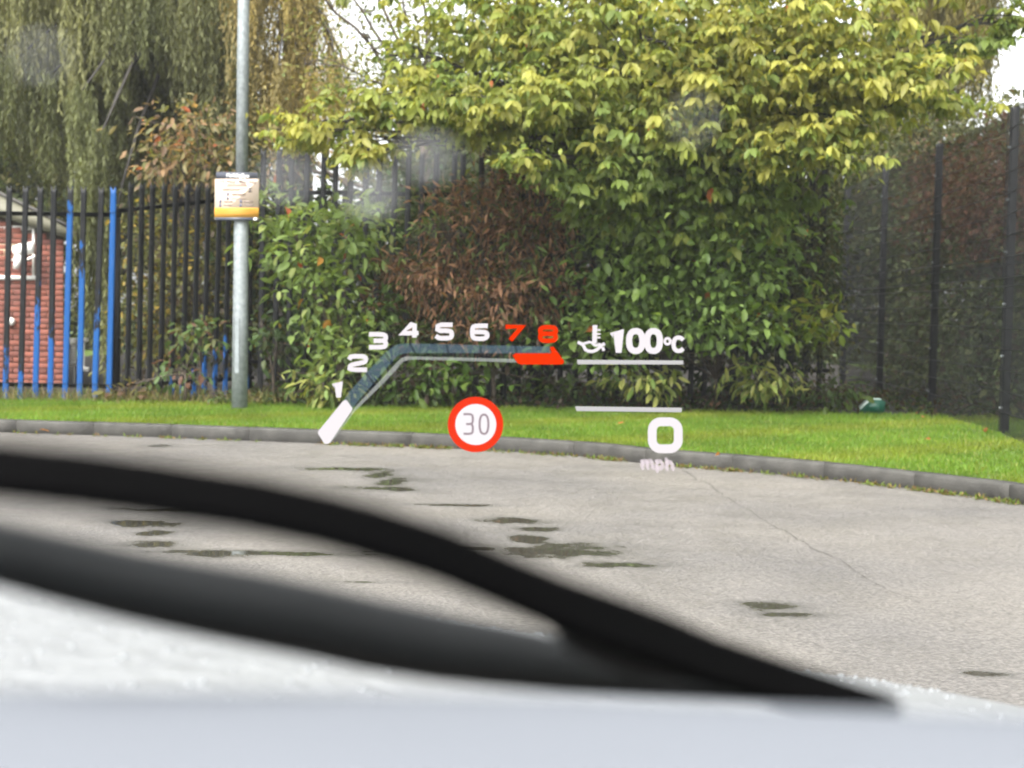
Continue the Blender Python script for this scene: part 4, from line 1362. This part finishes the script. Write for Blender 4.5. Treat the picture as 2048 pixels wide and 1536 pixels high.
def bonnet_z(x, y):
    z0 = np.interp(y, [.5, .8, 1.2, 1.6, 2.0, 2.3], [.985, .975, .945, .86, .72, .52])
    side = np.interp(x, [-1.4, -1.1, -.75, -.4, 0, .45, .62, .72, .8], [-.02, .045, .075, .055, 0, -.055, -.085, -.14, -.30])
    return z0 + side


xs = np.linspace(-1.35, .80, 56)
ys = np.concatenate([np.linspace(.55, 1.9, 40), np.linspace(1.95, 2.3, 10)])
# smooth the profile
zz_ = np.array([[bonnet_z(x, y) for x in xs] for y in ys])
for _ in range(12):
    zz_[:, 1:-1] = (zz_[:, :-2] + 2 * zz_[:, 1:-1] + zz_[:, 2:]) / 4
    zz_[1:-1] = (zz_[:-2] + 2 * zz_[1:-1] + zz_[2:]) / 4
vv = [(x, y, zz_[j, i]) for j, y in enumerate(ys) for i, x in enumerate(xs)]
nx = len(xs)
ff = [(j * nx + i, j * nx + i + 1, (j + 1) * nx + i + 1, (j + 1) * nx + i) for j in range(len(ys) - 1) for i in range(nx - 1)]
bonnet = MB().add(vv, ff).build("bonnet", PAINTC, car, True)
sol = bonnet.modifiers.new("thickness", 'SOLIDIFY'); sol.thickness = 0.02; sol.offset = -1
# rain beads on the bonnet
BEAD = mat("rain_bead", (0.19, 0.20, 0.21), 0.3, spec=.3)
bv, bf = [], []
mbd = MB()
for k in range(700):
    x, y = rng.uniform(-.8, .42), rng.uniform(.65, 1.55)
    z = np.interp(y, ys, [np.interp(x, xs, zz_[j]) for j in range(len(ys))])
    r = rng.uniform(.0012, .0034)
    vs_ = [(x, y, z + r * .9)]
    for (rr_, hh) in ((.6, .7), (1.0, -.05)):
        for a in range(6):
            vs_.append((x + r * rr_ * math.cos(a * 1.047), y + r * rr_ * math.sin(a * 1.047), z + r * hh))
    fs = [(0, 1 + a, 1 + (a + 1) % 6) for a in range(6)] + [(1 + a, 7 + a, 7 + (a + 1) % 6, 1 + (a + 1) % 6) for a in range(6)]
    mbd.add(vs_, fs)
tag(mbd.build("rain_beads", BEAD, bonnet, True), kind="stuff")


def glass_d(x, y):
    """depth at which the view through pixel (x, y) meets the windscreen"""
    v = R3 @ np.array([(x - 1024) / F, -(y - 768) / F, -1.0])
    t = -v[2] / v[1]
    yy = 0.1146 / (0.532 - t)
    return yy / v[1]


def GL(x, y, out=0.0):
    """the point outside the glass, at about that clearance, behind pixel (x, y)"""
    return P(x, y, glass_d(x, y) + out * 2.2)


CLEAR = bpy.data.materials.new("windscreen_glass")
CLEAR.use_nodes = True
CLEAR.node_tree.nodes.remove(CLEAR.node_tree.nodes["Principled BSDF"])
tb_ = CLEAR.node_tree.nodes.new("ShaderNodeBsdfTransparent")
tb_.inputs[0].default_value = (0.975, 0.985, 0.98, 1)
CLEAR.node_tree.links.new(tb_.outputs[0], CLEAR.node_tree.nodes["Material Output"].inputs["Surface"])
gz = lambda y: CAM_Z + .1146 - .532 * y
ws = MB()
gxs = np.linspace(-1.15, .45, 15)
gys = np.linspace(-.15, .50, 8)
vv = [(x, y - .05 * ((x + .35) / .8) ** 2, gz(y)) for y in gys for x in gxs]
# keep the glass flat where the driver looks through it
vv = [(x, y, gz(y)) for y in gys for x in gxs]
n_ = len(gxs)
windscreen = ws.add(vv, [(j * n_ + i, j * n_ + i + 1, (j + 1) * n_ + i + 1, (j + 1) * n_ + i) for j in range(len(gys) - 1) for i in range(n_ - 1)]).build("windscreen", CLEAR, car)

# scuttle between glass and bonnet
MB().prism([(-1.2, .485, 1.062), (-1.2, .56, 1.018), (-1.2, .56, .96), (-1.2, .485, .96)], (1.6, 0, 0)).build("scuttle_panel", SCUT, car)

# wiper blade
blade_px = [(-140, 893, 922, 960), (0, 945, 908, 982), (180, 962, 925, 1002), (300, 978, 940, 1016), (512, 1005, 968, 1044), (650, 1030, 992, 1070), (750, 1055, 1014, 1098), (880, 1092, 1050, 1135), (1024, 1150, 1105, 1192), (1124, 1188, 1140, 1240), (1224, 1226, 1172, 1285), (1324, 1266, 1210, 1322), (1424, 1306, 1255, 1358), (1524, 1338, 1292, 1380), (1624, 1364, 1328, 1398), (1724, 1386, 1366, 1400), (1790, 1394, 1388, 1400)]
SH = lambda x: np.interp(x, [-140, 0, 400, 800, 1150], [-44, -42, -36, -18, 0])
blade_px = [(x, yc, y0 + SH(x), y1 + SH(x)) for x, yc, y0, y1 in blade_px]
pts, ups, prof = [], [], []
gn = np.array([0, .532, 1.0]); gn /= np.linalg.norm(gn)
for (x, yc, y0, y1) in blade_px:
    yc = (y0 + y1) / 2
    p = GL(x, yc, 0.006)
    k = F / glass_d(x, yc)
    hh = (y1 - y0) * 0.35 / k
    pts.append(p); ups.append((0, -.2, 1))
    w_ = max(hh * .5, .002)
    prof.append([(-w_ * .6, -hh * .9), (w_ * .6, -hh * .9), (w_, -hh * .2), (w_ * .5, hh * .7), (0, hh), (-w_ * .5, hh * .7), (-w_, -hh * .2)])
blade = MB().sweep(pts, ups, prof).build("wiper_blade", RUBBER, car, True)
lipp = [p + np.array([0, .0, -.004]) for p in pts]
MB().sweep([p - gn * .006 for p in pts], ups, [[(-.0012, -.004), (.0012, -.004), (.0012, .004), (-.0012, .004)]] * len(pts)).build("rubber_lip", RUBBER, blade)
arm_px = [(-140, 1010, 1120), (0, 1040, 1172), (125, 1068, 1207), (250, 1096, 1240), (375, 1118, 1268), (500, 1140, 1294), (625, 1166, 1318), (750, 1196, 1345), (875, 1222, 1364), (1000, 1246, 1376), (1124, 1275, 1384), (1260, 1310, 1388), (1400, 1342, 1392), (1540, 1368, 1396), (1660, 1388, 1402)]
pts, ups, prof = [], [], []
for (x, y0, y1) in arm_px:
    yc = (y0 + y1) / 2
    p = GL(x, yc, 0.012)
    k = F / glass_d(x, yc)
    hh = (y1 - y0) / 2 / k
    pts.append(p); ups.append((0, -.3, 1))
    prof.append([(-.004, -hh), (.004, -hh * .95), (.006, 0), (.003, hh * .9), (-.002, hh), (-.006, hh * .2)])
arm = MB().sweep(pts, ups, prof).build("wiper_arm", PLASTIC, car, True)
k = F / glass_d(1190, 1250)
pts = [GL(1120, 1215, .012), GL(1180, 1260, .012), GL(1260, 1290, .012), GL(1400, 1335, .011)]
MB().sweep(pts, [(0, -.3, 1)] * 4, [[(-.004, -.008 * s), (.004, -.008 * s), (.005, .004 * s), (0, .008 * s), (-.005, .004 * s)] for s in (.5, 1, 1, .5)]).build("blade_connector", PLASTIC, blade, True)

# pale dashboard pad
dl_ = []
edge_px = [(-900, 1352), (0, 1360), (700, 1364), (1100, 1372), (1500, 1390), (2048, 1412), (2500, 1430)]
sec = [(0.33, 0.0), (0.322, 0.0032), (0.305, .0045), (0.27, .003), (0.2, -.006), (0.08, -.03), (-.15, -.07), (-.15, -.2), (0.33, -.2), (.336, -.01)]
rows = []
for (x, y) in edge_px:
    v = R3 @ np.array([(x - 1024) / F, -(y - 768) / F, -1.0])
    t = 0.33 / v[1]
    p = v * t + np.array([0, 0, CAM_Z])
    rows.append([(p[0], a, p[2] - .0035 + b) for a, b in sec])
ns_ = len(sec)
vv = [q for r in rows for q in r]
ff = [(j * ns_ + i, j * ns_ + (i + 1) % ns_, (j + 1) * ns_ + (i + 1) % ns_, (j + 1) * ns_ + i) for j in range(len(rows) - 1) for i in range(ns_)]
ff += [tuple(range(ns_)), tuple((len(rows) - 1) * ns_ + i for i in range(ns_))[::-1]]
MB().add(vv, ff).build("dashboard", DASH, car, True)

# rain drops on the glass
DROP = bpy.data.materials.new("rain_drop")
DROP.use_nodes = True
nt = DROP.node_tree
nt.nodes.remove(nt.nodes["Principled BSDF"])
pb_ = nt.nodes.new("ShaderNodeBsdfTranslucent")
pb_.inputs["Color"].default_value = (.92, .92, .96, 1)
tp_ = nt.nodes.new("ShaderNodeBsdfTransparent")
mx_ = nt.nodes.new("ShaderNodeMixShader"); mx_.inputs[0].default_value = .66
nt.links.new(tp_.outputs[0], mx_.inputs[1]); nt.links.new(pb_.outputs[0], mx_.inputs[2])
nt.links.new(mx_.outputs[0], nt.nodes["Material Output"].inputs["Surface"])
for (x, y, rx, ry) in ((858, 316, 40, 17), (745, 388, 34, 22), (575, 360, 34, 18), (80, 113, 38, 13), (1388, 240, 12, 20)):
    n_ = 18
    c = GL(x, y, .0015)
    ring = []
    for i in range(n_):
        a = 2 * math.pi * i / n_
        yy = math.sin(a) * ry
        if yy < 0:
            yy *= .7          # flat top, hanging belly
        ring.append(GL(x + rx * math.cos(a) * (1 - .25 * (yy > 0) * math.sin(a)), y + yy, .0003))
    inner = [c + (r - c) * .6 - gn * 0 + gn * .0006 for r in ring]
    fs = [(i, (i + 1) % n_, n_ + (i + 1) % n_, n_ + i) for i in range(n_)] + [tuple(n_ + i for i in range(n_))]
    MB().add(ring + inner, fs).build("raindrop", DROP, windscreen, True)

# ------------------------------------------------------------------ head-up display: the projected image stands in the air above the bonnet
DH = 2.2
EX = 2.0 ** -vs.exposure
HW = emit_mat("hud_white", (1.0, 0.93, 0.96), 1.03 * EX)
HW2 = emit_mat("hud_white_dim", (0.95, 0.92, 0.92), 0.74 * EX)
HSOFT = emit_mat("hud_white_soft", (1.0, 0.86, 0.92), 0.62 * EX, see=.35)
HR = emit_mat("hud_red", (1.0, 0.045, 0.004), 1.05 * EX)
HRING = emit_mat("hud_red_ring", (1.0, 0.055, 0.018), 1.0 * EX)
HB = emit_mat("hud_blue_band", (0.22, 0.34, 0.44), 0.36 * EX, see=.6)
HBD = emit_mat("hud_dark_band", (0.10, 0.12, 0.16), 0.14 * EX, see=.5)
HLINE = emit_mat("hud_line", (0.9, 0.95, 0.9), 0.34 * EX, see=.6)
HGREY = emit_mat("hud_grey", (0.50, 0.40, 0.44), 0.9 * EX)
hud = tag(empty("head_up_display", P(1000, 780, DH)), "glowing head-up display of rev counter, speed limit and speed above the bonnet", "display")
FWD = R3 @ np.array([0, 0, -1.0])


def H(x, y, off=0.0):
    return P(x, y, DH - off)


def hpoly(name, pts, m, parent, off=0.0, label=None):
    o = MB().add([H(x, y, off) for x, y in pts], [tuple(range(len(pts)))[::-1]]).build(name, m, parent)
    if label:
        o["label"] = label
    return o


def chaikin(p, k=2, closed=False):
    p = [np.array(q, float) for q in p]
    for _ in range(k):
        out = []
        n = len(p)
        rngi = range(n if closed else n - 1)
        if not closed:
            out.append(p[0])
        for i in rngi:
            a, b = p[i], p[(i + 1) % n]
            out += [a * .75 + b * .25, a * .25 + b * .75]
        if not closed:
            out.append(p[-1])
        p = out
    return p


def ribbon(mb, p, w, closed, off):
    n = len(p)
    L, Rr = [], []
    for i in range(n):
        a = p[(i - 1) % n] if closed or i > 0 else p[i]
        b = p[(i + 1) % n] if closed or i < n - 1 else p[i]
        t = b - a; t /= np.linalg.norm(t) + 1e-9
        nn_ = np.array([-t[1], t[0]])
        # mitre
        if (closed or 0 < i < n - 1):
            t1 = p[i] - a; t1 /= np.linalg.norm(t1) + 1e-9
            cs_ = max(.5, abs(nn_ @ np.array([-t1[1], t1[0]])))
        else:
            cs_ = 1.0
        e = 0
        q = p[i].copy()
        if not closed and i == 0:
            q = q - t * w * .3
        if not closed and i == n - 1:
            q = q + t * w * .3
        L.append(q + nn_ * w / 2 / cs_); Rr.append(q - nn_ * w / 2 / cs_)
    vs_ = [H(*q, off) for q in L] + [H(*q, off) for q in Rr]
    fs = []
    for i in range(n if closed else n - 1):
        j = (i + 1) % n
        fs.append((i, j, n + j, n + i))
    mb.add(vs_, fs)


GLY = {
    '1': [([(0, .18), (.8, 0), (.8, 1)], 0, 0)],
    '2': [([(0, .16), (.08, 0), (.85, 0), (1, .1), (1, .36), (.85, .46), (.15, .62), (0, .75), (0, 1), (1, 1)], 2, 0)],
    '3': [([(0, 0), (.8, 0), (1, .1), (1, .4), (.82, .5), (.3, .5)], 2, 0), ([(.82, .5), (1, .6), (1, .9), (.8, 1), (0, 1)], 2, 0)],
    '4': [([(.82, 1), (.82, 0), (.66, 0), (0, .74), (1, .74)], 0, 0)],
    '5': [([(.97, 0), (.06, 0), (.04, .44), (.8, .44), (1, .54), (1, .9), (.8, 1), (.15, 1), (0, .88)], 1, 0)],
    '6': [([(.95, 0), (.2, 0), (0, .14), (0, .86), (.2, 1), (.8, 1), (1, .86), (1, .6), (.8, .47), (.05, .47)], 2, 0)],
    '7': [([(0, 0), (1, 0), (.3, 1)], 0, 0)],
    '8': [([(.2, 0), (.8, 0), (1, .12), (1, .38), (.82, .48), (.18, .48), (0, .38), (0, .12)], 2, 1), ([(.18, .48), (.82, .48), (1, .6), (1, .88), (.8, 1), (.2, 1), (0, .88), (0, .6)], 2, 1)],
    '0': [([(.25, 0), (.75, 0), (1, .25), (1, .75), (.75, 1), (.25, 1), (0, .75), (0, .25)], 3, 1)],
    'C': [([(1, .12), (.8, 0), (.3, 0), (0, .25), (0, .75), (.3, 1), (.8, 1), (1, .88)], 2, 0)],
    'm': [([(0, 1), (0, 0)], 0, 0), ([(0, .2), (.2, 0), (.5, 0), (.5, 1)], 1, 0), ([(.5, .2), (.7, 0), (1, 0), (1, 1)], 1, 0)],
    'p': [([(0, 1.45), (0, 0)], 0, 0), ([(0, .1), (.3, 0), (.8, 0), (1, .3), (1, .7), (.8, 1), (.3, 1), (0, .9)], 2, 0)],
    'h': [([(0, 1), (0, -.45)], 0, 0), ([(0, .2), (.3, 0), (.8, 0), (1, .25), (1, 1)], 1, 0)],
}


def glyph(ch, x0, y0, x1, y1, w, m, parent, off=0.002, label=None, name="numeral", skew=0.0):
    mb = MB()
    ax0, ay0, ax1, ay1 = x0 + w / 2, y0 + w / 2, x1 - w / 2, y1 - w / 2
    for k, (p, c_, cl) in enumerate(GLY[ch]):
        q = [(ax0 + a * (ax1 - ax0) - skew * (b - 1) * (ay1 - ay0), ay0 + b * (ay1 - ay0)) for a, b in p]
        q = chaikin(q, c_, bool(cl)) if c_ else [np.array(z_, float) for z_ in q]
        ribbon(mb, q, w, bool(cl), off + .0004 * k)
    o = mb.build(name, m, parent)
    if label:
        o["label"] = label
    return o


def arcpx(cx, cy, r, n=64):
    return [(cx + r * math.cos(2 * math.pi * i / n), cy + r * math.sin(2 * math.pi * i / n)) for i in range(n)]


# rev counter
band_up = [(688, 800), (700, 782), (740, 737), (770, 706), (782, 696), (794, 689), (806, 687), (830, 687), (900, 689), (1000, 691), (1100, 693)]
band_lo = [(705, 818), (716, 802), (757, 755), (784, 724), (792, 715), (800, 709), (812, 706), (832, 706), (900, 706), (1000, 706.5), (1100, 706)]
band_lo2 = [(663, 884), (712, 812), (764, 757), (788, 731), (795, 723), (803, 716), (813, 713), (832, 713), (900, 714.5), (1000, 717), (1028, 718)]
band_lo3 = [(656, 888), (708, 824), (768, 766), (792, 740), (800, 730), (807, 723), (816, 720), (832, 719), (900, 721), (1000, 724), (1034, 725)]


def strip(name, a, b, m, parent, off):
    n = len(a)
    return MB().add([H(*q, off) for q in a] + [H(*q, off) for q in b], [(n + i, n + i + 1, i + 1, i) for i in range(n - 1)]).build(name, m, parent)


dial = strip("rev_band", band_up, band_lo, HB, hud, 0.0)
dial["label"] = "translucent blue-grey rev counter band bending upward"
strip("band_separator", band_lo, [band_lo2[min(i, 10)] for i in range(11)], HBD, dial, 0.001)  # dark separation line between band and thin line, part of the display graphic
strip("band_line", band_lo2, band_lo3, HLINE, dial, 0.0015)
for (xa, ya, xb, yb) in ((733, 748, 747, 766), (770, 706, 782, 724), (820, 688, 830, 706), (893, 690, 897, 706), (961, 691, 962, 706), (1031, 692, 1033, 706)):
    MBt = MB(); ribbon(MBt, [np.array([xa, ya], float), np.array([xb, yb], float)], 5, False, .0012); MBt.build("tick", HBD, dial)
hpoly("rev_marker", [(686, 802), (690, 800), (694, 801), (705, 817), (704, 821), (660, 885), (655, 888), (649, 888), (636, 867), (636, 863)], HW, dial, .003, "white block at the low end of the rev counter")
hpoly("red_line_block", [(1025, 711), (1031, 706.5), (1103, 706.5), (1100, 694), (1107, 693), (1128, 722), (1127, 727), (1122, 729), (1042, 729), (1035, 726)], HR, dial, .003, "red block at the high end of the rev counter")
for ch, x0, y0, x1, y1, m in (('1', 664, 761, 684, 797, HW), ('2', 695, 708, 736, 744, HW), ('3', 736, 664, 776, 699, HW), ('4', 800, 644, 839, 677, HW), ('5', 869, 645, 908, 681, HW), ('6', 940, 647, 979, 682, HW), ('7', 1009, 649, 1048, 683, HR), ('8', 1076, 650, 1116, 686, HR)):
    glyph(ch, x0, y0, x1, y1, 9.2, m, dial, label=("red" if m is HR else "white") + " numeral " + ch + " on the rev counter", skew=0.0)
# oil temperature
oil = tag(hpoly("temperature_underline", [(1154, 719.5), (1367, 721), (1366, 729), (1155, 728.5)], HW2, hud), "thin white line under the oil temperature")
for ch, x0, y0, x1, y1, w in (('1', 1220, 656, 1246, 708, 11.5), ('0', 1252, 656, 1291, 708, 12.5), ('0', 1288, 656, 1326, 708, 12.5), ('C', 1343, 671, 1369, 706, 8.5)):
    glyph(ch, x0, y0, x1, y1, w, HW, oil, label="white letter C" if ch == 'C' else "white temperature digit " + ch, off=.002 + .0006 * (x0 > 1280))
glyph('0', 1327, 674, 1343, 691, 5.5, HW, oil, name="degree_mark")
mbi = MB()
for q, w in (([(1190, 653), (1189, 684)], 9.5), ([(1195, 660), (1200, 660)], 3.5), ([(1195, 668), (1200, 668)], 3.5), ([(1195, 675), (1200, 675)], 3.5)):
    ribbon(mbi, [np.array(z_, float) for z_ in q], w, False, .002)
mbi.build("thermometer_symbol", HW, oil)
mbi = MB()
ribbon(mbi, chaikin([(1157, 685), (1166, 689), (1172, 702), (1190, 703), (1204, 690), (1208, 688)], 1), 6.5, False, .003)
ribbon(mbi, chaikin([(1168, 687), (1182, 683), (1190, 692), (1200, 688)], 1), 5, False, .0035)
ribbon(mbi, [np.array([1206, 696.]), np.array([1207, 700.])], 6, False, .004)
mbi.build("oil_can_symbol", HW, oil)
# speed limit roundel
ring = tag(hpoly("speed_limit_ring", arcpx(951, 849, 55.5), HRING, hud, .0), "red ring of the round speed limit sign reading 30")
hpoly("speed_limit_disc", arcpx(951.5, 849, 41), emit_mat("hud_disc_white", (1.0, .95, .98), 1.05 * EX), ring, .002)
for ch, x0, y0, x1, y1 in (('3', 926, 826, 948, 870), ('0', 957, 827, 979, 870)):
    glyph(ch, x0, y0, x1, y1, 4.6, HGREY, ring, .004, "thin grey speed limit digit " + ch)
# speed
spd = tag(hpoly("speed_overline", [(1150, 812.5), (1364, 815.5), (1363, 824.5), (1153, 822)], HW2, hud), "thin white line above the speed")
mbi = MB()
sq = rr(1304.5, 843.5, 1356.5, 897.5, 17, 0.0, 6)
ribbon(mbi, [np.array(q, float) for q in sq], 17.5, True, .002)
o = mbi.build("speed_digit", HW, spd); o["label"] = "large white rounded zero of the speed readout"
for dx, dy, m_, of in ((0, 0, HSOFT, .002), (-2.5, -4, HSOFT, .004)):
    for ch, x0, y0, x1, y1 in (('m', 1283, 922, 1309, 941), ('p', 1312, 922, 1329, 941), ('h', 1332, 924, 1349, 943)):
        glyph(ch, x0 + dx, y0 + dy, x1 + dx, y1 + dy, 5.6, m_, spd, of, "soft white letter " + ch, name="unit_letter")
